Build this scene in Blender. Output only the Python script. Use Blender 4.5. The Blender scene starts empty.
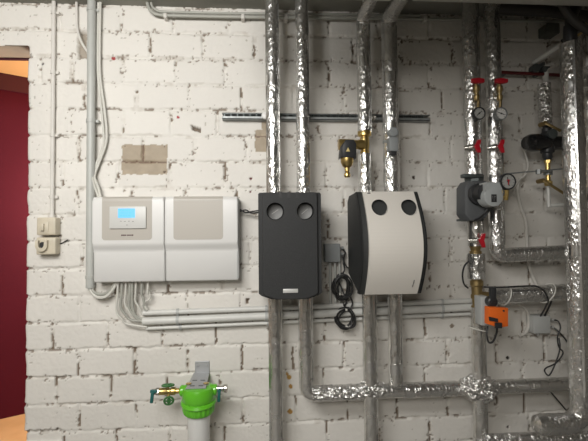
import bpy, bmesh, math, random
import numpy as np
from mathutils import Vector, Matrix
random.seed(7)
PI = math.pi
SC = bpy.context.scene
COL = SC.collection

# ---------------------------------------------------------------- camera
H = 1.20                      # lens height above the floor
DW = 2.0705                   # lens to wall
F = 428.0                     # focal length in pixels
YAW, PITCH, ROLL = 0.07162, 0.03122, -0.00952
_fw = Vector((math.sin(YAW)*math.cos(PITCH), math.cos(YAW)*math.cos(PITCH), math.sin(PITCH)))
_r0 = Vector((math.cos(YAW), -math.sin(YAW), 0))
_u0 = _r0.cross(_fw)
_rt = math.cos(ROLL)*_r0 + math.sin(ROLL)*_u0
_up = -math.sin(ROLL)*_r0 + math.cos(ROLL)*_u0
CAM = Vector((0, -DW, H))
cd = bpy.data.cameras.new('camera'); cam = bpy.data.objects.new('camera', cd); COL.objects.link(cam)
cd.sensor_width = 36.0; cd.lens = F/588*36.0; cd.clip_start = 0.05
M = Matrix(((_rt.x, _up.x, -_fw.x), (_rt.y, _up.y, -_fw.y), (_rt.z, _up.z, -_fw.z))).to_4x4()
M.translation = CAM
cam.matrix_world = M
SC.camera = cam

def P(px, py, d=0.0):
    """point seen at a pixel of the photograph, standing d metres in front of the brick wall (y = 0)"""
    v = _fw + (px-294)/F*_rt - (py-220.5)/F*_up
    return CAM + v*((DW-d)/v.y)
def S(px, py, d):
    """metres per pixel there"""
    return (P(px, py, d)-CAM).dot(_fw)/F

# ---------------------------------------------------------------- world, lights, exposure
w = bpy.data.worlds.new('world'); SC.world = w; w.use_nodes = True
w.node_tree.nodes['Background'].inputs[0].default_value = (0.9, 0.95, 1, 1)
w.node_tree.nodes['Background'].inputs[1].default_value = 0.05
def area(name, loc, target, size, size_y, power, color):
    l = bpy.data.lights.new(name, 'AREA'); l.shape = 'RECTANGLE'; l.size = size; l.size_y = size_y
    l.energy = power; l.color = color
    o = bpy.data.objects.new(name, l); COL.objects.link(o); o.location = loc
    o.rotation_euler = (Vector(target)-Vector(loc)).to_track_quat('-Z', 'Y').to_euler()
    return o
area('ceiling_tube_light', (-0.80, -1.90, 2.18), (-0.4, 0, 0.9), 1.2, 0.5, 25, (1.0, 0.985, 0.955))
area('rear_fill_light', (-0.55, -3.1, 1.95), (-0.5, 0, 0.8), 0.9, 0.5, 18, (1.0, 0.965, 0.905))  # fill light added behind the camera to lift the whole wall
nl = bpy.data.lights.new('next_room_light', 'POINT'); nl.energy = 34; nl.shadow_soft_size = .12; nl.color = (1.0, 0.9, 0.76)
no_ = bpy.data.objects.new('next_room_light', nl); COL.objects.link(no_); no_.location = (-0.95, .9, 1.45)
SC.view_settings.view_transform = 'Standard'; SC.view_settings.look = 'None'
SC.view_settings.gamma = 1.0; SC.view_settings.use_curve_mapping = False
SC.view_settings.exposure = 0.63

# ---------------------------------------------------------------- materials
def mat(name, col, rough=0.5, metal=0.0, bump=0.0, bscale=60.0, var=0.0, vscale=8.0, emit=None, spec=None, col2=None, coat=0):
    m = bpy.data.materials.new(name); m.use_nodes = True
    nt = m.node_tree; b = nt.nodes['Principled BSDF']
    b.inputs['Base Color'].default_value = (*col, 1); b.inputs['Roughness'].default_value = rough
    b.inputs['Metallic'].default_value = metal
    if spec is not None: b.inputs['Specular IOR Level'].default_value = spec
    if coat: b.inputs['Coat Weight'].default_value = coat
    tc = nt.nodes.new('ShaderNodeTexCoord')
    n = nt.nodes.new('ShaderNodeTexNoise'); n.inputs['Scale'].default_value = vscale; n.inputs['Detail'].default_value = 5
    nt.links.new(tc.outputs['Object'], n.inputs['Vector'])
    if var or col2:
        mx = nt.nodes.new('ShaderNodeMix'); mx.data_type = 'RGBA'
        c2 = col2 or tuple(max(0, c*(1-var)) for c in col)
        mx.inputs[6].default_value = (*col, 1); mx.inputs[7].default_value = (*c2, 1)
        r = nt.nodes.new('ShaderNodeValToRGB'); r.color_ramp.elements[0].position = .38; r.color_ramp.elements[1].position = .66
        nt.links.new(n.outputs['Fac'], r.inputs['Fac']); nt.links.new(r.outputs['Color'], mx.inputs[0])
        nt.links.new(mx.outputs[2], b.inputs['Base Color'])
    if bump:
        n2 = nt.nodes.new('ShaderNodeTexNoise'); n2.inputs['Scale'].default_value = bscale; n2.inputs['Detail'].default_value = 3
        nt.links.new(tc.outputs['Object'], n2.inputs['Vector'])
        bp = nt.nodes.new('ShaderNodeBump'); bp.inputs['Strength'].default_value = bump; bp.inputs['Distance'].default_value = 0.002
        nt.links.new(n2.outputs['Fac'], bp.inputs['Height']); nt.links.new(bp.outputs['Normal'], b.inputs['Normal'])
    if emit:
        b.inputs['Emission Color'].default_value = (*emit[0], 1); b.inputs['Emission Strength'].default_value = emit[1]
    return m

def foil(name, col, rough, dist, strength, stretch=(1, 1, 0.45), scale=45):
    m = bpy.data.materials.new(name); m.use_nodes = True
    nt = m.node_tree; b = nt.nodes['Principled BSDF']; N = nt.nodes; L = nt.links
    b.inputs['Base Color'].default_value = (*col, 1); b.inputs['Metallic'].default_value = 0.93
    tc = N.new('ShaderNodeTexCoord'); mp = N.new('ShaderNodeMapping'); mp.inputs['Scale'].default_value = stretch
    L.new(tc.outputs['Object'], mp.inputs['Vector'])
    v = N.new('ShaderNodeTexVoronoi'); v.inputs['Scale'].default_value = scale; v.inputs['Randomness'].default_value = 1
    n = N.new('ShaderNodeTexNoise'); n.inputs['Scale'].default_value = scale*0.8; n.inputs['Detail'].default_value = 4; n.inputs['Distortion'].default_value = 1.2
    L.new(mp.outputs['Vector'], v.inputs['Vector']); L.new(mp.outputs['Vector'], n.inputs['Vector'])
    ad = N.new('ShaderNodeMath'); ad.operation = 'ADD'; L.new(v.outputs['Distance'], ad.inputs[0]); L.new(n.outputs['Fac'], ad.inputs[1])
    bp = N.new('ShaderNodeBump'); bp.inputs['Strength'].default_value = strength; bp.inputs['Distance'].default_value = dist
    L.new(ad.outputs[0], bp.inputs['Height']); L.new(bp.outputs['Normal'], b.inputs['Normal'])
    n3 = N.new('ShaderNodeTexNoise'); n3.inputs['Scale'].default_value = 9; n3.inputs['Detail'].default_value = 4
    L.new(tc.outputs['Object'], n3.inputs['Vector'])
    mr = N.new('ShaderNodeMapRange'); mr.inputs['From Min'].default_value = .35; mr.inputs['From Max'].default_value = .65
    mr.inputs['To Min'].default_value = rough-.07; mr.inputs['To Max'].default_value = rough+.1
    L.new(n3.outputs['Fac'], mr.inputs['Value']); L.new(mr.outputs['Result'], b.inputs['Roughness'])
    return m

FOIL = foil('aluminium_foil', (.74, .735, .72), .22, .003, .9, (1, 1, .55), 85)
FOIL_S = foil('satin_foil', (.76, .75, .725), .19, .0026, .7, (1, 1, .35), 62)
FOIL_C = foil('crumpled_foil', (.80, .795, .78), .18, .010, 1.0, (1, 1, 1), 60)
M_TAPE = mat('foil_tape', (.8, .8, .79), .2, .95, .3, 80)
M_WHITE = mat('white_plastic', (.74, .735, .72), .35)
M_BEIGE = mat('greige_plastic', (.47, .44, .395), .4, bump=.05, bscale=300)
M_GREYP = mat('grey_plastic', (.46, .47, .46), .45)
M_GREYD = mat('mid_grey_plastic', (.27, .285, .29), .5)
M_PANEL = mat('controller_grey', (.62, .62, .60), .4)
M_CONDUIT = mat('grey_conduit', (.50, .51, .485), .4, var=.1)
M_CONDW = mat('white_conduit', (.68, .68, .65), .4, var=.08)
M_PAINTED = mat('painted_conduit', (.72, .695, .65), .55, bump=.4, bscale=120, var=.1)
M_IVORY = mat('ivory_bakelite', (.64, .58, .46), .4, var=.12, vscale=30)
M_CABLEW = mat('cable_white', (.66, .65, .60), .45)
M_CABLEG = mat('cable_grey', (.40, .40, .36), .5)
M_BLACK = mat('black_rubber', (.02, .02, .021), .45)
M_BLACKP = mat('black_plastic', (.03, .031, .033), .4)
M_EPP = mat('black_foam_shell', (.022, .023, .024), .62, bump=.5, bscale=260, var=.25, vscale=200)
M_EPPG = mat('grey_foam_shell', (.032, .034, .034), .6, bump=.5, bscale=260, var=.2, vscale=200)
M_SHELLW = mat('cream_cover', (.72, .685, .63), .42)
M_STEEL = mat('galvanised_steel', (.36, .38, .38), .5, .6, var=.25, vscale=40)
M_DSTEEL = mat('dark_steel', (.15, .17, .17), .45, .7)
M_NICKEL = mat('nickel', (.75, .73, .68), .22, 1.0)
M_BRASS = mat('brass', (.60, .44, .17), .30, .95, bump=.2, bscale=90)
M_BRASSD = mat('aged_brass', (.38, .28, .13), .4, .85, bump=.3, bscale=90)
M_COPPER = mat('copper', (.55, .23, .11), .35, .9)
M_RED = mat('red_handle', (.50, .012, .025), .35)
M_REDP = mat('dark_red_paint', (.13, .014, .014), .45, var=.3, vscale=30)
M_GREEN = mat('bright_green_plastic', (.13, .52, .025), .3, coat=.3)
M_GREEND = mat('dark_green_wheel', (.05, .17, .05), .45)
M_TEAL = mat('teal_lever', (.015, .12, .11), .4)
M_SUMP = mat('white_filter_bowl', (.70, .70, .68), .25)
M_ORANGE = mat('orange_plastic', (.85, .16, .02), .4)
M_LABEL = mat('silver_label', (.60, .60, .58), .4, .2)
M_TEXT = mat('dark_print', (.06, .018, .02), .6)
M_TEXTK = mat('grey_print', (.12, .12, .12), .6)
M_SCREEN = mat('blue_screen', (.02, .08, .15), .3, emit=((.13, .42, .80), 1.0))
M_SCREEND = mat('screen_characters', (.05, .25, .55), .4, emit=((.06, .27, .62), 1.0))
M_DIAL = mat('gauge_dial', (.42, .42, .40), .4)
M_GLASSY = mat('gauge_glass_glare', (.75, .74, .72), .12, coat=.6)  # reflection on the gauge glass, painted as a pale dial colour
M_DIALG = mat('grey_dial', (.17, .17, .168), .5)
M_YELLOW = mat('yellow_mark', (.75, .6, .25), .4)
M_DARKSH = mat('black_ceramic_paint', (.03, .028, .024), .5, var=.3)
M_CEIL = mat('grey_concrete', (.30, .295, .26), .9, bump=.6, bscale=50, var=.25, vscale=3)
M_CEIL2 = mat('beam_concrete', (.50, .49, .45), .85, bump=.5, bscale=50, var=.2, vscale=5)
M_FLOORC = mat('cement_floor', (.30, .29, .27), .8, bump=.3, bscale=40, var=.25, vscale=3)
M_ROOM = mat('plain_grey_wall', (.30, .285, .255), .85, bump=.3, bscale=40, var=.1)
M_BURG = mat('burgundy_paint', (.075, .005, .014), .7, bump=.15, bscale=60, var=.1, vscale=2, spec=.15)
M_BURGD = mat('dark_burgundy', (.055, .006, .015), .55)
M_APRICOT = mat('apricot_paint', (.72, .42, .18), .8)
M_WOOD = mat('pale_wood_floor', (.70, .46, .24), .5, col2=(.60, .37, .18), vscale=5)

# ---------------------------------------------------------------- object helpers
def build(name, bm, m, parent=None, label=None, smooth=True, angle=35, origin=None, keep=False):
    """link a bmesh (written in world coordinates) as one mesh object with its origin at its own place"""
    bmesh.ops.remove_doubles(bm, verts=bm.verts[:], dist=1e-6)
    bmesh.ops.recalc_face_normals(bm, faces=bm.faces[:])
    if smooth:
        ca = math.radians(angle)
        for f in bm.faces: f.smooth = True
        for e in bm.edges:
            if len(e.link_faces) == 2 and e.calc_face_angle(0) > ca: e.smooth = False
    me = bpy.data.meshes.new(name)
    xs = [v.co for v in bm.verts]
    lo = Vector([min(c[i] for c in xs) for i in range(3)]); hi = Vector([max(c[i] for c in xs) for i in range(3)])
    o0 = Vector(origin) if origin is not None else Vector(((lo.x+hi.x)/2, (lo.y+hi.y)/2, lo.z if parent is None else (lo.z+hi.z)/2))
    bmesh.ops.translate(bm, verts=bm.verts[:], vec=-o0)
    bm.to_mesh(me); bm.free()
    me.materials.append(m)
    o = bpy.data.objects.new(name, me); COL.objects.link(o)
    if parent is not None:
        o.parent = parent; o.location = o0 - WL[parent.name]
    else:
        o.location = o0
    WL[o.name] = o0
    if label: o['label'] = label
    return o
WL = {}
def tag(o, label, cat, group=None):
    o['label'] = label; o['category'] = cat
    if group: o['group'] = group
    return o
def thing(name, label, cat, loc, group=None):
    o = bpy.data.objects.new(name, None); COL.objects.link(o); o.location = Vector(loc); o.empty_display_size = .05
    WL[o.name] = Vector(loc)
    return tag(o, label, cat, group)
def struct(name, bm, m, **k):
    o = build(name, bm, m, **k); o['kind'] = 'structure'; return o
def B(): return bmesh.new()

def box(bm, c, s, R=None, bev=0.0, seg=2):
    c = Vector(c); vs = []
    for dx in (-.5, .5):
        for dy in (-.5, .5):
            for dz in (-.5, .5):
                v = Vector((dx*s[0], dy*s[1], dz*s[2]))
                if R: v = R @ v
                vs.append(bm.verts.new(c+v))
    fs = [bm.faces.new([vs[i] for i in q]) for q in ((0, 1, 3, 2), (4, 6, 7, 5), (0, 4, 5, 1), (2, 3, 7, 6), (0, 2, 6, 4), (1, 5, 7, 3))]
    if bev:
        es = list({e for f in fs for e in f.edges})
        bmesh.ops.bevel(bm, geom=es, offset=bev, segments=seg, profile=.5, affect='EDGES')
def box2(bm, lo, hi, bev=0, seg=2):
    lo = Vector(lo); hi = Vector(hi); box(bm, (lo+hi)/2, hi-lo, None, bev, seg)
def pbox(bm, x0, y0, x1, y1, d0, d1, bev=0, seg=2):
    """box whose front face (at distance d1 from the wall) covers the pixel rectangle"""
    a = P(x0, y0, d1); b = P(x1, y1, d1)
    box2(bm, (min(a.x, b.x), -d1, min(a.z, b.z)), (max(a.x, b.x), -d0, max(a.z, b.z)), bev, seg)
def frame(t):
    t = t.normalized(); a = Vector((0, 0, 1)) if abs(t.z) < .9 else Vector((1, 0, 0))
    u = t.cross(a).normalized(); return u, t.cross(u).normalized()
def cyl(bm, p0, p1, r0, r1=None, seg=20, caps=True):
    p0 = Vector(p0); p1 = Vector(p1); r1 = r0 if r1 is None else r1
    u, v = frame(p1-p0)
    A = [bm.verts.new(p0+(u*math.cos(2*PI*i/seg)+v*math.sin(2*PI*i/seg))*r0) for i in range(seg)]
    C = [bm.verts.new(p1+(u*math.cos(2*PI*i/seg)+v*math.sin(2*PI*i/seg))*r1) for i in range(seg)]
    for i in range(seg): bm.faces.new((A[i], A[(i+1) % seg], C[(i+1) % seg], C[i]))
    if caps: bm.faces.new(A[::-1]); bm.faces.new(C)
def lathe(bm, o, axis, prof, seg=24, caps=True):
    o = Vector(o); ax = Vector(axis).normalized(); u, v = frame(ax); rings = []
    for h, r in prof:
        rings.append([bm.verts.new(o+ax*h+(u*math.cos(2*PI*i/seg)+v*math.sin(2*PI*i/seg))*max(r, 1e-4)) for i in range(seg)])
    for a, b in zip(rings, rings[1:]):
        for i in range(seg): bm.faces.new((a[i], a[(i+1) % seg], b[(i+1) % seg], b[i]))
    if caps: bm.faces.new(rings[0][::-1]); bm.faces.new(rings[-1])
def prism(bm, pts, off, bev=0):
    """closed outline (list of Vectors) extruded by the vector off"""
    off = Vector(off)
    a = [bm.verts.new(Vector(p)) for p in pts]; b = [bm.verts.new(Vector(p)+off) for p in pts]
    n = len(pts); f0 = bm.faces.new(a); f1 = bm.faces.new(b[::-1])
    for i in range(n): bm.faces.new((a[i], b[i], b[(i+1) % n], a[(i+1) % n]))
    if bev:
        bmesh.ops.bevel(bm, geom=list(set(f1.edges)), offset=bev, segments=2, profile=.5, affect='EDGES')
def rrect(x0, x1, z0, z1, r, y, n=5, corners=(1, 1, 1, 1)):
    """rounded rectangle in the XZ plane: corners = bottom-left, bottom-right, top-right, top-left"""
    pts = []
    for k, (cx, cz, a0) in enumerate(((x0, z0, PI), (x1, z0, 1.5*PI), (x1, z1, 0), (x0, z1, .5*PI))):
        if not corners[k]: pts.append(Vector((cx, y, cz))); continue
        ox = cx + (r if k in (0, 3) else -r); oz = cz + (r if k in (0, 1) else -r)
        for i in range(n+1):
            a = a0+i/n*PI/2; pts.append(Vector((ox+r*math.cos(a), y, oz+r*math.sin(a))))
    return pts
def fillet(pts, R, n=8):
    pts = [Vector(p) for p in pts]
    if len(pts) < 3 or R <= 0: return pts
    out = [pts[0]]
    for a, b, c in zip(pts, pts[1:], pts[2:]):
        d1 = (a-b); d2 = (c-b); l1, l2 = d1.length, d2.length; d1.normalize(); d2.normalize()
        ang = d1.angle(d2)
        if ang > PI-.02: out.append(b); continue
        t = min(R/math.tan(ang/2), l1*.49, l2*.49)
        p0 = b+d1*t; p1 = b+d2*t
        for i in range(n+1):
            s = i/n; out.append(p0*(1-s)**2+b*2*s*(1-s)+p1*s*s)
    out.append(pts[-1]); return out
def spline(pts, n=8):
    pts = [Vector(p) for p in pts]; q = [pts[0]*2-pts[1]]+pts+[pts[-1]*2-pts[-2]]; out = []
    for i in range(1, len(q)-2):
        a, b, c, d = q[i-1:i+3]
        for k in range(n):
            t = k/n; out.append(.5*((2*b)+(c-a)*t+(2*a-5*b+4*c-d)*t*t+(3*b-a-3*c+d)*t**3))
    out.append(pts[-1]); return out
def resample(pts, step):
    out = [pts[0]]
    for a, b in zip(pts, pts[1:]):
        l = (b-a).length; k = max(1, int(l/step))
        for i in range(1, k+1): out.append(a.lerp(b, i/k))
    return out
def tube(bm, pts, r, seg=10, rough=0.0, freq=30, caps=True):
    """sweep; r is a number or a function of the running length; rough = radial crinkle in metres"""
    from mathutils import noise
    pts = [Vector(p) for p in pts]; n = len(pts)
    T = []
    for i in range(n):
        t = pts[min(i+1, n-1)]-pts[max(i-1, 0)]; T.append(t.normalized())
    u, _ = frame(T[0]); rings = []; run = 0
    for i in range(n):
        if i: run += (pts[i]-pts[i-1]).length
        u = (u-T[i]*u.dot(T[i])).normalized(); v = T[i].cross(u)
        rr = r(run) if callable(r) else r
        ring = []
        for k in range(seg):
            a = 2*PI*k/seg; dr = u*math.cos(a)+v*math.sin(a); q = rr
            if rough: q += rough*(noise.noise((pts[i]+dr*rr)*freq)+.6*noise.noise((pts[i]+dr*rr)*freq*2.7))
            ring.append(bm.verts.new(pts[i]+dr*q))
        rings.append(ring)
    for a, b in zip(rings, rings[1:]):
        for i in range(seg): bm.faces.new((a[i], a[(i+1) % seg], b[(i+1) % seg], b[i]))
    if caps: bm.faces.new(rings[0][::-1]); bm.faces.new(rings[-1])
def wire(name, pts, r, m, parent=None, label=None, n=6, seg=8):
    bm = B(); tube(bm, spline(pts, n), r, seg); return build(name, bm, m, parent, label)
def text(name, body, loc, size, m, parent, rot=(PI/2, 0, 0), extr=.0004, label=None, width=None):
    cu = bpy.data.curves.new(name, 'FONT'); cu.body = body; cu.size = size; cu.extrude = extr; cu.align_x = 'CENTER'; cu.align_y = 'CENTER'
    t = bpy.data.objects.new(name, cu); COL.objects.link(t)
    dg = bpy.context.evaluated_depsgraph_get(); me = bpy.data.meshes.new_from_object(t.evaluated_get(dg))
    bpy.data.objects.remove(t)
    if width:
        xs = [v.co.x for v in me.vertices]; k = width/(max(xs)-min(xs))
        for v in me.vertices: v.co.x *= k
    me.materials.clear(); me.materials.append(m)
    o = bpy.data.objects.new(name, me); COL.objects.link(o); o.rotation_euler = rot
    o.parent = parent; o.location = Vector(loc)-WL[parent.name]; WL[o.name] = Vector(loc)
    if label: o['label'] = label
    return o

# ================================================================ THE BRICK WALL
XL = P(25.3, 250).x                     # wall end at the opening
ZT = P(15, 46).z                        # top of the opening
CZ = H+1.103                            # ceiling height
bedz = [CZ+.06] + [H+.974-.125*k for k in range(-1, 17)]     # bed joints from the top
rows_px = {  # head joints read in the photograph: course -> pixel x (with the course centre's pixel y)
 -1: (21, [60, 121, 173.5, 229, 285, 329, 378, 429, 478, 527, 575]),
 0: (45, [96, 150, 203, 254, 305, 353, 402, 452, 500, 548]),
 1: (71, [40, 72, 122, 175.5, 225, 278, 329, 379, 429, 478, 527, 572]),
 2: (96, [84, 136.5, 189.5, 241.5, 293, 344, 393, 442, 490, 536, 580]),
 3: (122, [69, 123, 171, 217.5, 268, 318, 375, 430, 478, 520, 565]),
 4: (147, [79, 143, 195, 247, 298, 340, 399, 451, 499, 550]),
 5: (173, [63, 118, 170, 225, 275, 326, 376, 428, 476, 524, 570]),
 6: (200, [77.5, 132, 185, 237, 290, 344, 395, 445, 495, 545]),
 7: (227, [58, 110, 165, 222, 275, 328, 372, 421, 470, 526, 573]),
 8: (255, [82, 136, 190, 250, 300, 350, 401, 451, 500, 548]),
 9: (282, [62, 115, 168, 222, 274, 326, 378, 430, 478, 530, 575]),
 10: (309, [79, 134, 188, 241, 294, 347, 399, 452, 500, 548]),
 11: (336, [52, 107.5, 162.5, 216, 270, 325, 376, 425, 475, 523, 570]),
 12: (361, [78, 134, 188, 242, 293, 344, 399, 447, 496.5, 545]),
 13: (388, [56, 111, 166.5, 220, 272, 324, 375, 425, 474, 523, 570]),
 14: (412, [79, 136, 190, 243, 296, 347.5, 397.5, 448, 497, 525]),
 15: (438, [64, 116, 170.5, 224, 276, 327.5, 379, 430, 480, 530]),
}
def noise2(x, z, s, seed):
    rs = np.random.RandomState(seed); G = rs.rand(257, 257)
    fx = x/s+40; fz = z/s+40; ix = np.floor(fx).astype(int); iz = np.floor(fz).astype(int)
    tx = fx-ix; tz = fz-iz; tx = tx*tx*(3-2*tx); tz = tz*tz*(3-2*tz); ix %= 256; iz %= 256
    return (G[iz, ix]*(1-tx)+G[iz, ix+1]*tx)*(1-tz)+(G[iz+1, ix]*(1-tx)+G[iz+1, ix+1]*tx)*tz
def fbm(x, z, s, seed, o=3):
    t = 0; a = 1; w_ = 0
    for k in range(o): t = t+a*noise2(x, z, s/2**k, seed+k); w_ += a; a *= .5
    return t/w_
def sstep(a, b, x):
    t = np.clip((x-a)/(b-a), 0, 1); return t*t*(3-2*t)

def brick_wall():
    st = .0043
    X0, X1, Z0, Z1 = XL-.32, 1.95, 0.10, CZ+.01
    nx = int((X1-X0)/st); nz = int((Z1-Z0)/st)
    gx, gz = np.meshgrid(np.linspace(X0, X1, nx), np.linspace(Z0, Z1, nz))
    wx = gx+.009*(fbm(gx, gz, .05, 1)-.5)+.004*(noise2(gx, gz, .012, 5)-.5)
    wz = gz+.010*(fbm(gx, gz, .06, 11)-.5)+.005*(noise2(gx, gz, .012, 15)-.5)
    # course index and distance to bed joint
    k = (H+.974-wz)/.125                        # course number (-1 = topmost seen)
    ki = np.floor(k).astype(int); fr = k-ki
    dbed = np.minimum(fr, 1-fr)*.125
    dhead = np.full_like(gx, 9.0); bid = np.zeros_like(gx)
    for c in range(-2, 12+6):
        key = c-0
        m_ = ki == c
        if not m_.any(): continue
        if (c) in rows_px: ypx, xs = rows_px[c]; js = [P(x, ypx).x for x in xs]
        else: js = [-.9+.25*i+(.125 if c % 2 else 0) for i in range(12)]
        js = sorted(js)
        js = js+[js[-1]+.25*i for i in range(1, 4)]
        js = [j for j in js if j > XL+.03]
        xx = wx[m_]; dd = np.min(np.abs(xx[:, None]-np.array(js)[None, :]), axis=1)
        dhead[m_] = dd; bid[m_] = c*31+np.searchsorted(np.array(js), xx)
    rnd = lambda q, s: np.modf(np.abs(np.sin(q*12.9898+s)*43758.5453))[0]
    dj = np.minimum(dbed, dhead)
    gl = fbm(gx, gz, .11, 21)                    # joint character varies slowly
    g2 = noise2(gx, gz, .03, 27)
    h = .0035*(fbm(gx, gz, .12, 31, 4)-.5)+.0012*(noise2(gx, gz, .010, 35)-.5)
    h += (rnd(bid, .3)-.5)*.003
    # groove
    wdt = .007+.005*g2
    depth = .0022+.0055*sstep(.38, .7, gl)
    h -= depth*(1-sstep(.15, 1.0, dj/wdt))
    # open cracks in the mortar: only in places; more often in head joints low on the wall
    low = sstep(1.6, .6, gz)
    cn = noise2(gx, gz, .045, 41); cn2 = noise2(gx, gz, .013, 44)
    openb = .8*sstep(.61, .72, cn*.6+cn2*.4)*(dbed < .0032+.003*cn2)
    openh = sstep(.58-.13*low, .69-.13*low, cn*.65+cn2*.35)*(dhead < .003+.0035*cn2)
    op = np.maximum(openb, openh)
    # small chips beside the joints
    chip = (noise2(gx, gz, .009, 51) > .84-.05*sstep(1.0, 2.2, gz))*(dj < .016)*(noise2(gx, gz, .1, 52) > .38)
    pits = (noise2(gx, gz, .011, 61) > .972-.03*sstep(-.5, -.9, gx)*sstep(1.2, 1.8, gz))
    op = np.maximum(op, np.maximum(chip*.8, pits*.6))
    h -= .008*op
    paint = np.array((.735, .71, .665)); dirt = np.array((.20, .155, .115))
    tone = 1+.05*(rnd(bid, 2.1)-.5)+.07*(fbm(gx, gz, .3, 71)-.5)
    col = paint[None, None, :]*tone[..., None]
    stain = sstep(.55, .75, fbm(gx, gz, .05, 81))*(dj < .012)*.35
    col = col*(1-stain[..., None])+np.array((.42, .37, .31))*stain[..., None]
    a_ = np.clip(op, 0, 1)[..., None]; col = col*(1-a_)+dirt*a_
    def rect(x0, y0, x1, y1):
        a = P(x0, y0); b = P(x1, y1); n_ = .006*(noise2(gx, gz, .012, 91)-.5)
        return (gx+n_ > min(a.x, b.x))*(gx+n_ < max(a.x, b.x))*(gz+n_ > min(a.z, b.z))*(gz+n_ < max(a.z, b.z))
    bare = np.array((.38, .315, .235))
    for q in ((122, 144.5, 167, 174.5), (255, 130, 267, 152), (262, 122, 269, 131)):
        m_ = rect(*q); h[m_] -= .0015
        col[m_] = (bare*(.9+.25*fbm(gx, gz, .03, 95)[..., None]))[m_]
        mm = m_*(dj < .004); col[mm.astype(bool)] = np.array((.2, .14, .1))
    m_ = rect(24, 431, 61, 441); h[m_] -= .012
    m_ = rect(77.5, 31, 86.5, 58.5); h[m_] -= .03; col[m_] = np.array((.33, .29, .24))
    px_ = P(195.5, 128.5); ph = np.maximum(np.abs(gx-px_.x)/.021, np.abs(gz-px_.z+.3*(gx-px_.x))/.011)+.5*(noise2(gx, gz, .012, 97)-.5)
    m_ = ph < 1; h[m_] -= .035; col[m_] = dirt*.8
    m_ = rect(245.5, 299, 249, 304); h[m_] -= .03; col[m_] = dirt
    for (x, y, r, c) in ((178, 117, .005, (.35, .02, .03)), (113.5, 58.5, .009, (.35, .05, .05)), (251, 178.5, .005, (.12, .02, .02)), (250.5, 191.5, .006, (.12, .02, .02)),
                         (42, 63.5, .006, (.05, .04, .04)), (414, 177.5, .006, (.03, .02, .02)), (508, 358, .008, (.03, .025, .02)), (508, 427, .006, (.05, .03, .03)),
                         (124.5, 146.5, .004, (.1, .07, .05)), (164.5, 146.5, .004, (.1, .07, .05)), (164.5, 172, .004, (.1, .07, .05)), (289, 377, .011, (.42, .25, .06)),
                         (291, 386, .010, (.40, .22, .05)), (290, 411, .012, (.40, .22, .05)), (287, 374, .007, (.42, .25, .06)), (452, 326, .010, (.25, .2, .15)), (400, 320, .008, (.25, .2, .15))):
        q = P(x, y); dd = np.hypot(gx-q.x, gz-q.z)+.006*(noise2(gx, gz, .01, 99)-.5); m_ = dd < r; col[m_] = np.array(c)
        if max(c) < .2: h[m_] -= .008
    # wall end rounding, brick by brick
    e = gx-(XL+.006*(rnd(ki+.0, 4.4)-.5)+.008*(noise2(gx, gz, .06, 101)-.5))
    rr = .018
    jn = (1-sstep(0, .012, dbed))*.010
    y = -h
    cur = np.clip(e-jn, -1, rr); fx = gx.copy()
    inside = gz < ZT+.006*(noise2(gx, gz, .03, 103)-.5)
    roundy = rr-np.sqrt(np.maximum(rr*rr-(rr-np.clip(cur, 0, rr))**2, 0))
    y = np.where(inside, y+roundy, y)
    # columns left of the end fold back into the thickness of the wall
    back = inside & (e < 0)
    yb = np.clip(-e, 0, .15)+rr
    xb = XL+.006*(rnd(ki+.0, 4.4)-.5)+jn+.004*(noise2(gx, gz, .03, 105)-.5)
    # outside the jamb the sheet is dropped below
    y = np.where(back, yb, y); fx = np.where(back, xb, fx)
    V = np.stack([fx, y, gz], -1).reshape(-1, 3)
    idx = np.arange(nx*nz).reshape(nz, nx)
    drop = inside & (e < -.15)
    ok = ~(drop[:-1, :-1] | drop[1:, 1:] | drop[:-1, 1:] | drop[1:, :-1])
    mixed = ((back[:-1, :-1] ^ back[1:, :-1]) | (back[:-1, 1:] ^ back[1:, 1:])) & (gz[:-1, :-1] > ZT-.02)      # seam between lintel face and jamb
    ok &= ~mixed
    a = idx[:-1, :-1][ok]; b = idx[:-1, 1:][ok]; c = idx[1:, 1:][ok]; d = idx[1:, :-1][ok]
    Q = np.stack([a, b, c, d], -1)
    me = bpy.data.meshes.new('wall_brick')
    me.vertices.add(len(V)); me.vertices.foreach_set('co', V.astype(np.float32).ravel())
    me.loops.add(Q.size); me.loops.foreach_set('vertex_index', Q.astype(np.int32).ravel())
    me.polygons.add(len(Q)); me.polygons.foreach_set('loop_start', np.arange(0, Q.size, 4, dtype=np.int32))
    me.polygons.foreach_set('use_smooth', np.ones(len(Q), bool))
    at = me.color_attributes.new('paint', 'FLOAT_COLOR', 'POINT')
    rgba = np.concatenate([col.reshape(-1, 3), np.ones((len(V), 1))], 1).astype(np.float32)
    at.data.foreach_set('color', rgba.ravel())
    me.update(calc_edges=True); me.validate()
    m = bpy.data.materials.new('painted_brick'); m.use_nodes = True; nt = m.node_tree; bs = nt.nodes['Principled BSDF']
    an = nt.nodes.new('ShaderNodeAttribute'); an.attribute_name = 'paint'
    nt.links.new(an.outputs['Color'], bs.inputs['Base Color']); bs.inputs['Roughness'].default_value = .62
    tc = nt.nodes.new('ShaderNodeTexCoord'); n2 = nt.nodes.new('ShaderNodeTexNoise'); n2.inputs['Scale'].default_value = 140; n2.inputs['Detail'].default_value = 4
    nt.links.new(tc.outputs['Object'], n2.inputs['Vector']); bp = nt.nodes.new('ShaderNodeBump'); bp.inputs['Strength'].default_value = .35; bp.inputs['Distance'].default_value = .0015
    nt.links.new(n2.outputs['Fac'], bp.inputs['Height']); nt.links.new(bp.outputs['Normal'], bs.inputs['Normal'])
    me.materials.append(m)
    o = bpy.data.objects.new('wall_back', me); COL.objects.link(o); o['kind'] = 'structure'
    return m
M_BRICK = brick_wall()

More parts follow.
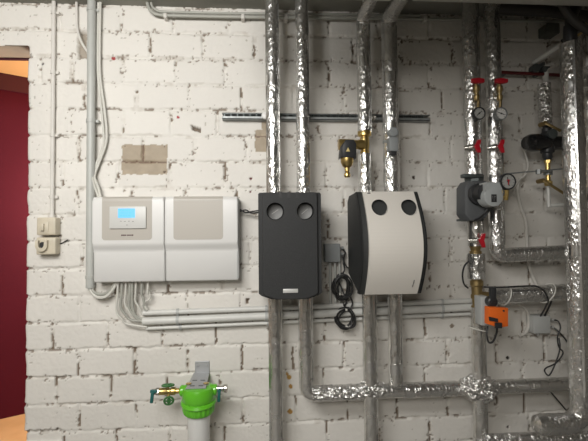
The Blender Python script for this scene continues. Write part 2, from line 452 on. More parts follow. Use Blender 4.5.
# rest of the shell
RX, RY, LX = 2.25, -3.4, -2.45
bm = B(); box2(bm, (LX, RY, -.1), (RX, .165, 0)); struct('floor', bm, M_FLOORC, smooth=False)
bm = B(); box2(bm, (LX, RY, CZ), (RX, 0.165, CZ+.12)); struct('ceiling', bm, M_CEIL, smooth=False)
bm = B(); box2(bm, (RX, RY, 0), (RX+.1, .165, CZ)); struct('wall_right', bm, M_ROOM, smooth=False)
bm = B(); box2(bm, (LX-.1, RY, 0), (LX, .165, CZ)); struct('wall_left', bm, M_ROOM, smooth=False)
bm = B(); box2(bm, (LX-.1, RY-.1, 0), (RX+.1, RY, CZ)); struct('wall_front', bm, mat('rear_white_wall', (.55, .53, .49), .85), smooth=False)
bm = B()                                   # wall core behind the brick face, lintel underside, remaining piers
box2(bm, (XL+.02, .045, 0), (RX, .165, CZ)); box2(bm, (LX, .012, ZT+.004), (XL+.02, .165, CZ))
box2(bm, (LX, .0, 0), (-2.2, .165, ZT+.004)); box2(bm, (1.94, 0.002, 0), (RX, .05, CZ)); box2(bm, (LX, 0.002, ZT+.006), (XL-.31, .02, CZ)); box2(bm, (XL+.02, .002, 0), (1.95, .05, .11))
struct('wall_core', bm, mat('rear_brick_paint', (.42, .37, .31), .8, bump=.5, bscale=40, var=.15), smooth=False)
# thin dark burgundy strip closing the rear of the lintel
bm = B(); box2(bm, (-2.2, .150, ZT-.002), (XL+.01, .17, ZT+.004)); struct('trim_1', bm, M_BURGD, smooth=False)

# the room beyond the opening
def G(px, py, dep):                         # point at a depth along the view
    v = _fw + (px-294)/F*_rt - (py-220.5)/F*_up
    return CAM+v*dep
def atz(px, py, z):
    v = _fw + (px-294)/F*_rt - (py-220.5)/F*_up
    return CAM+v*((z-H)/v.z)
a = atz(0, 419.3, 0.0); b = atz(25, 413.7, 0.0)
dv = (b-a).normalized(); nv = Vector((-dv.y, dv.x, 0))
ztop = (CAM+(_fw + (0-294)/F*_rt - (73-220.5)/F*_up)*1.0)
va = _fw + (0-294)/F*_rt - (73-220.5)/F*_up
ZC2 = CAM.z + va.z*((Vector((a.x, a.y, 0))-Vector((CAM.x, CAM.y, 0))).length/Vector((va.x, va.y, 0)).length)
va2 = _fw + (0-294)/F*_rt - (89.5-220.5)/F*_up
ZB2 = CAM.z + va2.z*((Vector((a.x, a.y, 0))-Vector((CAM.x, CAM.y, 0))).length/Vector((va2.x, va2.y, 0)).length)
p0 = a-dv*.7; p1 = b+dv*.9
bm = B(); prism(bm, [p0, p1, p1+nv*.1, p0+nv*.1], (0, 0, ZB2)); struct('wall_corridor', bm, M_BURG, smooth=False)
bm = B(); prism(bm, [p0-nv*.01+Vector((0, 0, ZB2)), p1-nv*.01+Vector((0, 0, ZB2)), p1+nv*.1+Vector((0, 0, ZB2)), p0+nv*.1+Vector((0, 0, ZB2))], (0, 0, ZC2-ZB2)); struct('trim_2', bm, M_BURGD, smooth=False)  # darker burgundy band along the top of the corridor wall
bm = B(); box2(bm, (-3.2, .165, -.1), (-.3, 2.6, 0)); struct('floor_corridor', bm, M_WOOD, smooth=False)
bm = B(); box2(bm, (-3.2, .165, ZC2), (-.3, 2.6, ZC2+.1)); struct('ceiling_corridor', bm, M_APRICOT, smooth=False)
bm = B(); box2(bm, (-.4, .165, 0), (-.3, 2.6, ZC2)); box2(bm, (-3.3, .165, 0), (-3.2, 2.6, ZC2)); box2(bm, (-3.3, 2.6, 0), (-.3, 2.7, ZC2)); struct('wall_corridor_side', bm, M_APRICOT, smooth=False)

# downstand beam on the right half of the ceiling
q = P(500, 4.2, .42)
bm = B(); box2(bm, (.60, -.56, q.z), (RX, -.42, CZ), .006); struct('beam', bm, M_CEIL2, smooth=False)

# unseen beam added overhead to keep lamp light off the upper right wall
bm = B(); box2(bm, (-.12, RY, 1.955), (.42, -.72, CZ), .006); struct('shade_beam', bm, M_CEIL2, smooth=False)

# ================================================================ INSULATED PIPES
def VX(px, py, d): return P(px, py, d).x
def pipe(label, pts, wpx, ref, m=FOIL, bend=.05, rough=.0016, group=None, bands=(), name='insulated_pipe', rr=None, seams=True, step=.012):
    """foil-faced insulated pipe along pts; wpx = width in the photograph at ref=(px,py,d)"""
    r = rr or wpx/2*S(*ref)
    path = resample(fillet(pts, bend, 10), step)
    bm = B(); tube(bm, path, r, 28, rough, 28)
    o = build(name, bm, m); tag(o, label, 'pipe', group)
    # overlapping tape bands
    L = [0]
    for p_, q_ in zip(path, path[1:]): L.append(L[-1]+(q_-p_).length)
    for f_ in bands:
        i0 = min(range(len(L)), key=lambda i: abs(L[i]-f_*L[-1])); i1 = i0
        while i1 < len(L)-1 and L[i1]-L[i0] < .045: i1 += 1
        if i1-i0 < 2: continue
        bm = B(); tube(bm, path[i0:i1+1], r+.0016, 28, .0012, 40); build('tape_band', bm, M_TAPE, o)
    return o, r
def seam(o, x, y, z0, z1, r, ang, lab=None):
    """raised lap of foil running down a vertical pipe"""
    bm = B(); c = Vector((x+math.cos(ang)*r, y+math.sin(ang)*r, 0)); t = Vector((-math.sin(ang), math.cos(ang), 0)); n_ = Vector((math.cos(ang), math.sin(ang), 0))
    pts = []
    from mathutils import noise
    k = int((z1-z0)/.02)
    prev = None
    for i in range(k+1):
        z = z0+(z1-z0)*i/k; j = noise.noise(Vector((x*7, y, z*12)))*.003
        a_ = bm.verts.new(Vector((c.x, c.y, z))-t*.008); b_ = bm.verts.new(Vector((c.x, c.y, z))+n_*(.0035+j*.3)+t*j); c_ = bm.verts.new(Vector((c.x, c.y, z))+t*.009-n_*.001)
        if prev: bm.faces.new((prev[0], prev[1], b_, a_)); bm.faces.new((prev[1], prev[2], c_, b_))
        prev = (a_, b_, c_)
    build('foil_seam', bm, M_TAPE, o)

D1 = .12
xa, xb_, xc, xd = VX(272.7, 100, D1), VX(302.5, 100, D1), VX(364, 100, D1), VX(390, 100, D1)
ztopU = P(290, 197, .2).z; zbotU = P(290, 288, .2).z
def vpipe(label, x, z0, z1, wpx, ref, **k):
    o, r = pipe(label, [(x, -ref[2], z0), (x, -ref[2], z1)], wpx, ref, **k)
    return o, r
zU1 = P(290, 200, D1).z; zU0 = P(290, 291, D1).z
G1 = None
o, r = vpipe('shiny foil-wrapped pipe rising from left port of the black pump station to the ceiling', xa, zU1, CZ, 13, (272, 100, D1), bands=(.2, .55)); seam(o, xa, -D1, zU1, CZ, r, -.35); seam(o, xa, -D1, zU1, CZ, r, PI+.3)
o, r = vpipe('shiny foil-wrapped pipe rising from right port of the black pump station to the ceiling', xb_, zU1, CZ, 13, (302, 100, D1), bands=(.35,)); seam(o, xb_, -D1, zU1, CZ, r, -.5)
o, r = vpipe('foil pipe running down from left port of the black pump station to the floor', xa+.003, 0.0, zU0, 13, (277, 400, D1), m=FOIL_S, bands=(.7,)); seam(o, xa+.003, -D1, 0, zU0, r, -.3); seam(o, xa+.003, -D1, 0, zU0, r, PI+.4)

# bent pair at the ceiling
zc1 = P(364, 17, D1).z
pb = P(377, -6, .26); pc2 = P(401, -6, .26)
cbot = P(364, 133, D1).z
o, r = pipe('foil pipe bent forward at the ceiling that ends on the brass valve', [(xc, -D1, cbot), (xc, -D1, zc1), (xc, -3.39, zc1)], 13.5, (364, 80, D1), bend=.05, bands=(.08,)); seam(o, xc, -D1, cbot, zc1-.04, r, -.4)
zw1 = P(390, 196, D1).z
o, r = pipe('foil pipe bent forward at the ceiling carrying the grey sensor box', [(xd, -D1, zw1), (xd, -D1, zc1), (xd, -3.39, zc1)], 15, (390, 80, D1), bend=.05, bands=(.07, .13)); seam(o, xd, -D1, zw1, zc1-.04, r, -.2)
o, r = vpipe('short foil pipe between the brass valve and the cream pump station', xc, P(364, 196, D1).z, P(364, 154, D1).z, 12.5, (364, 170, D1), bands=(.8,)); seam(o, xc, -D1, P(364, 196, D1).z, P(364, 156, D1).z, r, PI-.2)

# collecting header under the pump stations
HD = .125
hl = P(304, 394, HD); hr = P(585, 383.5, HD)
X9 = VX(592, 200, .16)-8.5*S(592, 200, .16)-.003
hz = hl.z
zW0 = P(390, 290, D1).z
o, r = pipe('foil pipe from the black pump station turning into the long low horizontal header', [(xb_+.002, -HD, zU0), (xb_+.002, -HD, hz), (X9, -HD, hr.z)], 14, (400, 390, HD), m=FOIL_S, bend=.045, bands=(.1, .66)); seam(o, xb_+.002, -HD, hz+.06, zU0, r, -.35)
rH = r
o, r = vpipe('foil pipe below the cream pump station, left one, crossing the header to the floor', xc+.004, 0, zW0, 13.5, (366, 350, .14), m=FOIL_S, bands=(.62,)); seam(o, xc+.004, -.14, 0, zW0, r, -.3)
o, r = vpipe('foil pipe from the right port of the cream pump station down onto the header', xd+.003, hz+rH*.9, zW0, 13.5, (391, 350, HD), m=FOIL_S, bands=(.12,)); seam(o, xd+.003, -HD, hz+.03, zW0, r, -.4)
# crumpled foil around the two header tees
def lump(label, c, rx, ry, rz, seed, group=None, amp=.35):
    from mathutils import noise
    bm = B(); bmesh.ops.create_icosphere(bm, subdivisions=4, radius=1)
    for v in bm.verts:
        n_ = noise.noise(v.co*2.2+Vector((seed, 0, 0)))*amp+abs(noise.noise(v.co*5+Vector((seed, 3, 0))))*amp*.6
        q_ = v.co*(1+n_); v.co = Vector((q_.x*rx, q_.y*ry, q_.z*rz))+c
    o_ = build('foil_wrap', bm, FOIL_C, angle=60); tag(o_, label, 'foil', group); return o_
lump('crumpled foil wrapped around the crossing of the pipe and header below the cream pump station', P(371, 390, .135), .065, .042, .036, 2)
lump('big crumpled foil lump on the header where the circulation pump pipe joins', P(479, 388.5, .15), .085, .055, .055, 5)

bm = B(); a_, b_ = P(312, 393.6, HD), P(362, 391.7, HD); a_ = hl.lerp(Vector((X9, -HD, hr.z)), (a_.x-hl.x)/(X9-hl.x)); b_ = hl.lerp(Vector((X9, -HD, hr.z)), (b_.x-hl.x)/(X9-hl.x))
tube(bm, resample([a_, b_], .008), rH+.003, 32, .005, 45); o = build('foil_wrap', bm, FOIL_C); tag(o, 'crinkled foil sleeve on the header between its elbow and the first crossing pipe', 'foil')
bm = B(); b2_ = hl.lerp(Vector((X9, -HD, hr.z)), (P(402, 390, HD).x-hl.x)/(X9-hl.x)); c2_ = hl.lerp(Vector((X9, -HD, hr.z)), (P(456, 388, HD).x-hl.x)/(X9-hl.x))
tube(bm, resample([b2_, c2_], .008), rH+.002, 32, .003, 45); o = build('foil_wrap', bm, FOIL); tag(o, 'foil sleeve on the header between cream pump station pipes and the big crumpled lump', 'foil')
# right-hand pair
D2 = .15
xe = VX(475.5, 250, D2); xf = VX(495, 170, D2)
o, r = vpipe('foil pipe with gauge rising from the circulation pump to the ceiling', xe-.004, P(474, 176, D2).z, CZ, 15.5, (472, 100, D2), bands=(.25, .6)); seam(o, xe, -D2, P(474, 176, D2).z, CZ, r, -.3); RE = r
fz = P(497, 255.5, D2).z
fe = P(600, 251, D2); fe.x = X9
o, r = pipe('foil pipe behind the grey pump head turning right into a horizontal run at mid height', [(xf, -D2, CZ), (xf, -D2, fz), (fe.x, -D2, fe.z)], 14.5, (494, 200, D2), bend=.04, bands=(.35, .62)); seam(o, xf, -D2, fz+.05, CZ, r, -.5)
o, r = vpipe('short foil sleeve directly under the circulation pump', xe, P(474, 246, D2).z, P(474, 219, D2).z, 14.5, (474, 232, D2), m=FOIL_S); seam(o, xe, -D2, P(474, 246, D2).z, P(474, 219, D2).z, r, -.2)
o, r = vpipe('loose foil sleeve between the red lever valve and the bare valve body', xe+.001, P(475, 278.5, D2).z, P(475, 253.5, D2).z, 16.5, (475, 265, D2), rough=.003); seam(o, xe, -D2, P(475, 278, D2).z, P(475, 254, D2).z, r, -.3)
o, r = vpipe('foil pipe below the orange actuator passing the header to the floor', xe+.004, 0, P(478, 307, D2).z, 13.5, (478, 360, D2), m=FOIL_S, bands=(.25,)); seam(o, xe+.004, -D2, 0, P(478, 307, D2).z, r, -.4)
ga = P(489, 296.5, D2); gb = P(600, 290.5, D2); gb.x = X9
pipe('horizontal foil pipe with two white cable ties beside the orange actuator', [ga, gb], 15.5, (520, 295, D2), m=FOIL, bands=(.2, .6))
# tall column at the right side with its elbow
D3 = .33
cx = VX(576.5, 250, D3)
ct = P(574, 44, D3).z; cb = P(577, 423, D3).z
e2 = P(548, 424, D3)
o, r = pipe('thick bright foil column turning at the bottom into a short horizontal end', [(cx, -D3, ct), (cx, -D3, cb), (e2.x, -D3, cb)], 19.5, (576, 250, D3), bend=.085, rough=.0024, bands=(.1, .28, .5, .72)); seam(o, cx, -D3, cb+.12, ct, r, -PI/2-.3); RC = r
bm = B(); lathe(bm, (e2.x, -D3, cb), (-1, 0, 0), [(0, r*1.03), (.025, r*1.05), (.05, r*.9), (.062, r*.5), (.066, 0.001)], 28); build('end_cap', bm, FOIL_S, o)
x9 = VX(592, 200, .16)
vpipe('foil column standing behind the thick bright one', x9, 0, CZ, 17, (592, 200, .16), m=FOIL_S)
ba = P(484, 440, .2); bb_ = P(600, 437, .2)
pipe('low horizontal foil pipe whose top shows at the bottom edge', [ba, bb_], 12, (510, 441, .2), m=FOIL_C, bands=(.3,))

# ================================================================ CONDUITS AND SMALL PIPES
xg = VX(90.5, 150, .035)
bm = B(); cyl(bm, (xg, -.03, P(90, 288, .03).z), (xg, -.03, CZ), 4.1*S(90, 150, .03), seg=24)
o = build('cable_conduit', bm, M_CONDUIT); tag(o, 'thick grey upright conduit left of the wall controller', 'conduit')
def clip(o, x, z, r, d, m=M_CONDW):
    bm = B(); cyl(bm, (x, -d, z-.008), (x, -d, z+.008), r+.003, seg=18); box2(bm, (x-.004, -d, z-.006), (x+r+.014, .002, z+.006)); build('clip', bm, m, o)
for yy in (10, 121, 277): clip(o, xg, P(90, yy, .03).z, 4.1*S(90, 150, .03), .03, M_CONDUIT)
xp = VX(52.6, 100, .02)
bm = B(); tube(bm, resample([Vector((xp, -.016, P(52, 219, .02).z)), Vector((xp, -.016, CZ))], .03), .0095, 14, .0012, 15)
o = build('cable_conduit', bm, M_PAINTED); tag(o, 'thin painted-over conduit running down to the old light switch', 'conduit')
for yy in (12, 72, 135, 197): clip(o, xp, P(52, yy, .02).z, .0095, .016, M_PAINTED)
# three horizontal conduits
rack = [(310.8, 302.5, 5.2, .030, M_CONDW, 'uppermost of the three horizontal conduits under the controller'),
        (319.2, 309.0, 7.6, .038, M_CONDW, 'thick middle one of the three horizontal conduits under the controller'),
        (326.3, 315.5, 3.6, .026, M_CONDW, 'thin lowest one of the three horizontal conduits under the controller')]
rack_l = []
for yl, yr, wd, d, m_, lab in rack:
    a = P(143 if wd > 4 else 146, yl+2.2, d); b = P(478, yr-2.0, d); r = wd/2*S(300, 310, d)
    bm = B(); tube(bm, resample([a, b], .1), r, 16); o = build('cable_conduit', bm, m_); tag(o, lab, 'conduit', None); rack_l.append((a, r))
    for px in (176, 262, 440):
        t = (px-143)/(478-143); c = a.lerp(b, t)
        bm = B(); u = (b-a).normalized(); cyl(bm, c-u*.006, c+u*.006, r+.0025, seg=18); box2(bm, (c.x-.006, -d, c.z-r-.006), (c.x+.006, .002, c.z-r+.004)); build('clip', bm, M_GREYP, o)
# pair of cables along the ceiling line
pts = [P(147, -3, .03), P(148, 6, .03), P(153, 12.5, .03), P(163, 15.2, .03), P(200, 16.3, .03), P(243, 17.0, .03), P(300, 17.6, .03), P(360, 18.3, .03), P(430, 19.3, .03), P(500, 20.6, .03), P(560, 22, .03), P(605, 24, .03)]
o = wire('cable', pts, .0075, M_CABLEG, n=8, seg=10); tag(o, 'lower grey cable clipped along the top of the wall', 'cable', None)
pts2 = [p+Vector((0.012, .004, .016)) for p in pts[:6]]+[P(262, 9, .03), P(266, 0, .03), P(266, -3, .03)]
o2 = wire('cable', [pts[0]+Vector((.018, 0, .012)), P(152, 6, .03), P(158, 11, .03)]+[p+Vector((0, .002, .018)) for p in pts[3:6]]+[P(300, 14.0, .03), P(420, 15.5, .03)], .006, M_CABLEG, n=8, seg=10)
tag(o2, 'upper grey cable running just above another one along the top of the wall', 'cable')
for px in (165.5, 243, 286, 425):
    c = P(px, 16.7+(px-200)*.011, .03); bm = B(); box2(bm, (c.x-.008, -.042, c.z-.012), (c.x+.008, .003, c.z+.012), .003); build('clip', bm, M_PAINTED, o)
# small cables left and right of the thick conduit
o = wire('cable', [P(76.5, -4, .015), P(76.6, 15, .015), P(77.5, 30, .012), P(81, 41, .006), P(85, 48, .002), P(90, 55, .004)], .006, M_PAINTED); tag(o, 'painted cable curving behind the thick grey conduit near the wall niche', 'cable')
c0 = [P(100.5, -4, .02), P(100, 25, .02), P(99.6, 60, .02), P(100.5, 80, .02), P(103.5, 102, .02), P(106.5, 128, .02), P(106, 143, .02), P(101, 158, .02), P(95.5, 172, .025), P(94.5, 178, .035), P(98, 187, .035), P(101, 199, .05)]
o = wire('cable', c0, .0062, M_CABLEW); tag(o, 'outer of two pale cables winding down beside the conduit into the controller', 'cable')
c1 = [p+Vector((-.011, 0.004, 0)) for p in c0[:4]]+[P(100.5, 100, .02), P(103.2, 128, .02), P(103.5, 143, .02), P(99, 157, .02), P(94, 170, .025), P(92.3, 178, .04), P(95.5, 189, .035), P(99, 199, .05)]
o = wire('cable', c1, .0055, M_CABLEW); tag(o, 'inner of two pale cables winding down beside the conduit into the controller', 'cable')
# cables below controller
for i, (x0, ym, xe_, ye) in enumerate(((118, 322, 146, 327), (122, 318, 144, 321), (126, 315, 144, 320), (130, 318, 146, 324), (136, 312, 144, 314), (142, 304, 146, 311), (148, 300, 146, 310), (132.5, 316, 143, 319))):
    dx = 2.5 if i < 5 else 0
    pts = [P(x0, 279, .055), P(x0-.5, 294, .05), P(x0-1.5+i*.2, ym-11, .045), P(x0+2+dx, ym-2, .04), P(x0+7+dx if x0+7+dx < xe_ else xe_-2, ym+2 if ym > 310 else ym+3, .036), P(xe_+1, ye, .036)]
    o = wire('cable', pts, .0062 if i % 2 else .0052, M_CABLEW if i % 2 == 0 else M_CABLEG, seg=8)
    tag(o, ('first', 'second', 'third', 'fourth', 'sixth', 'seventh', 'eighth', 'fifth')[i]+' cable from the left in the bundle curling down from the controller', 'cable', 'cables between controller and horizontal conduits')
for i in range(2):
    o = wire('cable', [P(89+i*2, 284, .03), P(91+i*2, 291, .035), P(97+i, 297-i*3, .04), P(106, 296.5-i*3.2, .045), P(113, 289-i*2, .05), P(118-i*3, 279, .055)], .0075, M_CABLEW if i == 0 else M_CABLEG)
    tag(o, ['lower', 'upper'][i]+' of two thick cables looping from the grey conduit foot up into the controller', 'cable')
# old painted pipes at right
o = wire('cable_conduit', [P(520, 178, .02), P(517.5, 190, .02), P(521, 207, .02), P(526, 222, .02), P(527, 245, .02), P(530, 268, .02), P(538, 288, .02), P(541, 300, .02)], .008, M_PAINTED, n=8); tag(o, 'old painted conduit snaking down the wall behind the two horizontal foil pipes', 'conduit')
o = wire('cable_conduit', [P(516, 302, .02), P(526, 309, .02), P(529, 320, .02), P(526, 332, .02), P(519, 336, .02)], .008, M_PAINTED, n=8); tag(o, 'short curved painted conduit between orange actuator and grey square box', 'conduit')
bm = B(); tube(bm, [P(499, 72.3, .05), P(562, 75.2, .05)], .0085, 14); o = build('red_pipe', bm, M_REDP); tag(o, 'dark red painted pipe across the wall right of the two red-handled gauges', 'pipe')
for px in (505, 540):
    c = P(px, 73.5, .05); bm = B(); box2(bm, (c.x-.008, -.05, c.z-.004), (c.x+.008, .002, c.z+.004)); build('bracket', bm, M_DSTEEL, o)

# ================================================================ SLOTTED RAIL
ra = P(222.5, 118, .02); rb = P(428.5, 117.8, .02)
rot = Matrix.Rotation(0, 3, 'Y')
rt = thing('mounting_rail', 'galvanised slotted steel rail fixed across the wall behind the foil pipes', 'rail', ((ra.x+rb.x)/2, 0, ra.z))
hh = .0145
bm = B(); zc = (ra.z+rb.z)/2
box2(bm, (ra.x, -.041, zc-hh), (rb.x, -.038, zc-hh*.15)); box2(bm, (ra.x, -.041, zc-hh), (rb.x, 0.001, zc-hh+.003)); box2(bm, (ra.x, -.041, zc+hh-.003), (rb.x, .001, zc+hh)); box2(bm, (ra.x, -.003, zc-hh), (rb.x, 0.001, zc+hh)); box2(bm, (ra.x, -.041, zc+hh*.72), (rb.x, -.038, zc+hh))
build('channel', bm, M_STEEL, rt, smooth=False)
bm = B()
x = ra.x+.01
while x < rb.x-.03: box2(bm, (x, -.0405, zc-hh*.15), (x+.004, -.0385, zc+hh*.72)); x += .03
box2(bm, (ra.x+.01, -.0405, zc+hh*.66), (rb.x-.03, -.0385, zc+hh*.73)); build('slot_pattern', bm, M_DSTEEL, rt, smooth=False)
c = P(265, 115.5, .05); bm = B(); lathe(bm, c+Vector((0, .01, 0)), (0, -1, 0), [(0, .017), (.012, .017), (.016, .012), (.017, .005)], 20); build('end_plug', bm, M_WHITE, rt, 'white round plug')
c = P(374, 117.5, .05); bm = B(); lathe(bm, c+Vector((0, .01, 0)), (0, -1, 0), [(0, .012), (.012, .012), (.016, .008)], 6); build('bolt_head', bm, M_NICKEL, rt)

# ================================================================ OLD SWITCH AND SOCKET
def old_box(name, label, cat, x0, y0, x1, y1):
    d = .05; a = P(x0, y0, d); b = P(x1, y1, d)
    t = thing(name, label, cat, ((a.x+b.x)/2, 0, b.z))
    bm = B(); box2(bm, (a.x, -d, b.z), (b.x, .001, a.z), .006, 3); build('housing', bm, M_IVORY, t); return t, a, b
t, a, b = old_box('light_switch', 'old ivory surface light switch under the thin painted conduit', 'switch', 36.5, 217.5, 55.5, 235)
c = P(43.5, 227.5, .05); bm = B(); box2(bm, (c.x-.020, -.053, c.z-.026), (c.x+.022, -.048, c.z+.026), .003); build('cover', bm, M_IVORY, t)
bm = B(); box2(bm, (c.x-.008, -.064, c.z-.015), (c.x+.006, -.05, c.z+.017), .003); build('rocker', bm, M_IVORY, t)
c = P(52, 217, .02); bm = B(); cyl(bm, (xp, -.02, a.z-.004), (xp, -.02, a.z+.014), .018, .014, 18); build('gland', bm, M_PAINTED, t)
t, a, b = old_box('wall_socket', 'old ivory power socket mounted directly below the light switch', 'socket', 36, 237.5, 55.5, 254.5)
c = P(42.5, 245, .05)
bm = B(); pts = []
R1, R2 = .026, .012
for i in range(17): an = PI+PI*i/16; pts.append(Vector((c.x+R1*math.cos(an), -.047, c.z+R1*math.sin(an)-.004)))
pts += [Vector((c.x+R1, -.047, c.z+.022)), Vector((c.x+R2, -.047, c.z+.022))]
for i in range(17): an = 2*PI-PI*i/16; pts.append(Vector((c.x+R2*math.cos(an), -.047, c.z+R2*math.sin(an)-.004)))
pts += [Vector((c.x-R2, -.047, c.z+.022)), Vector((c.x-R1, -.047, c.z+.022))]
prism(bm, pts, (0, -.018, 0), .002); build('rim', bm, M_IVORY, t)
bm = B(); cyl(bm, (c.x, -.046, c.z), (c.x, -.0515, c.z), .014, seg=20); build('recess', bm, M_BLACKP, t)
o = wire('cable', [P(57, 244, .012), P(61, 243.5, .006), P(65, 241.5, .004), P(68, 240, .004)], .003, M_DARKSH); tag(o, 'short dark cable stub poking from the side of the old socket', 'cable')

# ================================================================ WALL CONTROLLER
def ctl_profile(z0, z1, df, zs):
    """(d, z) outline: upper face at df, lower face set back below zs"""
    dl = df-.020; pts = [(0.004, z0), (dl-.006, z0), (dl, z0+.006)]
    for i in range(9):
        s = i/8; e = s*s*(3-2*s); pts.append((dl+(df-dl)*e, zs-.030+.045*s))
    pts += [(df, z1-.020)]
    for i in range(1, 7):
        a_ = i/6*PI/2; pts.append((df-.016*(1-math.cos(a_)), z1-.020+.020*math.sin(a_)))
    pts += [(0.004, z1)]
    return pts
DF = .105
ct1 = P(130, 196, DF); cb1 = P(130, 282.5, DF-.02); zs = P(130, 246, DF).z
z1, z0 = P(165, 196.5, DF).z, P(165, 281.5, DF-.02).z
modules = [(P(92.3, 220, DF).x, P(163.6, 220, DF).x), (P(165, 220, DF).x, P(237.5, 220, DF).x)]
ctl = thing('heating_controller', 'wide white wall controller in two halves with a blue lit display', 'controller', ((modules[0][0]+modules[1][1])/2, 0, z0))
bm = B(); box2(bm, (modules[0][0]+.004, -.05, z0+.004), (modules[1][1]+.004, .001, z1-.004), .004); box2(bm, (modules[1][1]-.01, -.085, z0+.006), (modules[1][1]+.005, -.02, z1-.006), .006); build('back_plate', bm, M_GREYP, ctl)
prof = ctl_profile(z0, z1, DF, zs)
for k, (xa_, xb2) in enumerate(modules):
    bm = B(); prism(bm, [Vector((xa_, -p[0], p[1])) for p in prof], (xb2-xa_, 0, 0))
    es = [e for e in bm.edges if abs(e.verts[0].co.x-e.verts[1].co.x) < 1e-6 and (abs(e.verts[0].co.x-xa_) < 1e-6 or abs(e.verts[0].co.x-xb2) < 1e-6) and min(-e.verts[0].co.y, -e.verts[1].co.y) > .01]
    bmesh.ops.bevel(bm, geom=es, offset=.006, segments=3, profile=.5, affect='EDGES')
    cov = build('cover', bm, M_WHITE, ctl, angle=50)
    # greige inlay, wrapped over the top edge
    ix0, ix1 = (P(102, 220, DF).x, P(152, 220, DF).x) if k == 0 else (P(173.5, 220, DF).x, P(223, 220, DF).x)
    iz0 = P(130, 240, DF).z if k == 0 else P(200, 239.5, DF).z
    bm = B(); prism(bm, rrect(ix0, ix1, iz0, z1-.020, .014, -DF+.001, 6, (1, 1, 0, 0)), (0, -.0022, 0))
    up_ = [p for p in prof if p[1] >= z1-.0201 and p[0] > .02]; inn = [(p[0]-.002, p[1]-.001) for p in up_]; out = [(p[0]+.0012, p[1]+.0012) for p in up_]
    ring = out+inn[::-1]
    prism(bm, [Vector((ix0, -p[0], p[1])) for p in ring], (ix1-ix0, 0, 0))
    build('inlay_panel', bm, M_BEIGE if k == 0 else M_BEIGE, ctl, 'grey-beige inlay')
    if k == 0:
        ax, bx = P(109.5, 218, DF+.008).x, P(146, 218, DF+.008).x; az, bz = P(128, 228.5, DF+.008).z, P(128, 206.5, DF+.008).z
        bm = B(); prism(bm, rrect(ax, bx, az, bz, .003, -DF-.0005, 3), (0, -.009, 0), .0015); unit = build('display_unit', bm, M_PANEL, ctl)
        yd = -DF-.0095
        sa, sb = P(118, 208.5, DF+.01), P(135, 217.8, DF+.01)
        bm = B(); prism(bm, rrect(sa.x, sb.x, sb.z, sa.z, .002, yd+.0005, 3), (0, -.0015, 0)); build('screen', bm, M_SCREEN, unit, 'bright blue backlit screen')
        bm = B()
        for r_ in range(3):
            z_ = sa.z-.009-r_*.0115
            x_ = sa.x+.007
            while x_ < sb.x-.02:
                l_ = random.uniform(.005, .014)
                if r_ != 0 or random.random() < .8: box2(bm, (x_, yd-.0016, z_-.0016), (x_+l_, yd-.0008, z_+.0016))
                x_ += l_+.004
        build('screen_text', bm, M_SCREEND, unit)
        bm = B()
        for i in range(4): q = P(121+i*4, 221.2+(i % 2)*.3, DF+.01); box2(bm, (q.x-.004, yd-.0008, q.z-.0009), (q.x+.003, yd+.0005, q.z+.0009))
        q = P(127, 225, DF+.01); box2(bm, (q.x-.004, yd-.0008, q.z-.0009), (q.x+.003, yd+.0005, q.z+.0009)); build('key', bm, M_TEXTK, unit)
        q = P(127.3, 235.2, DF+.003)
        bm = B()                            # print too small to read in the photograph: two words of short strokes
        for x_, w_, h_ in ((-27, 4, 6), (-22, 3, 6), (-18, 4.5, 6), (-12.5, 3, 6), (-8.5, 3.5, 5.6), (-1, 3, 6.4), (3, 4, 5), (8, 3, 5), (12, 3.5, 5), (16.5, 3, 5), (20.5, 5, 6.2)):
            box2(bm, (q.x+x_*.001, -DF-.0020, q.z-h_*.0005), (q.x+(x_+w_)*.001, -DF-.0008, q.z+h_*.0005))
        build('maker_lettering', bm, M_TEXT, ctl)

# ================================================================ BLACK PUMP STATION
DB = .30
fx0, fx1 = P(258.4, 240, DB).x, P(321.8, 240, DB).x
fz1, fz0 = P(290, 192.3, DB).z, P(290, 296, DB).z
mx_ = (fx0+fx1)/2; zb_ = P(290, 299.5, DB).z
bp_ = thing('pump_station', 'black foam-cased pump station with two round thermometers and silver label', 'pump', (mx_, 0, zb_))
def octo(x0, x1, z0, z1, y, zb, ch):
    return [Vector(p) for p in ((x0, y, z0+.01), (x0+.012, y, z0), (x0+.055, y, zb), (x1-.055, y, zb), (x1-.012, y, z0), (x1, y, z0+.01), (x1, y, z1-.006), (x1-.006, y, z1), (x0+.006, y, z1), (x0, y, z1-.006))]
def holed_front(bm, outline_top, yf, yb, holes, rad, seg=28):
    pass
thin = .016
bm = B()
prism(bm, octo(fx0, fx1, fz0, fz1, -.055, zb_, 0), (0, -(.235-.055), 0)); build('rear_shell', bm, M_EPP, bp_)
# front shell with real round recesses: boolean-cut
def cut(o, cutters):
    for c_, ax_, r_, l_ in cutters:
        cb_ = B(); cyl(cb_, c_, Vector(c_)+Vector(ax_).normalized()*l_, r_, seg=36); me = bpy.data.meshes.new('cut'); bmesh.ops.recalc_face_normals(cb_, faces=cb_.faces[:]); cb_.to_mesh(me); cb_.free()
        co = bpy.data.objects.new('cut', me); COL.objects.link(co); bpy.context.view_layer.update(); co.matrix_world = o.matrix_world.copy()
        md = o.modifiers.new('b', 'BOOLEAN'); md.operation = 'DIFFERENCE'; md.solver = 'EXACT'; md.object = co
        bpy.context.view_layer.update()
        dg = bpy.context.evaluated_depsgraph_get(); nm = bpy.data.meshes.new_from_object(o.evaluated_get(dg)); o.modifiers.clear(); old = o.data; o.data = nm
        bpy.data.objects.remove(co)
g1, g2_ = P(275.3, 211.3, DB), P(305.5, 211, DB)
bm = B(); prism(bm, octo(fx0, fx1, fz0, fz1, -.237, zb_, 0), (0, -.05, 0))
build('middle_shell', bm, M_EPP, bp_)
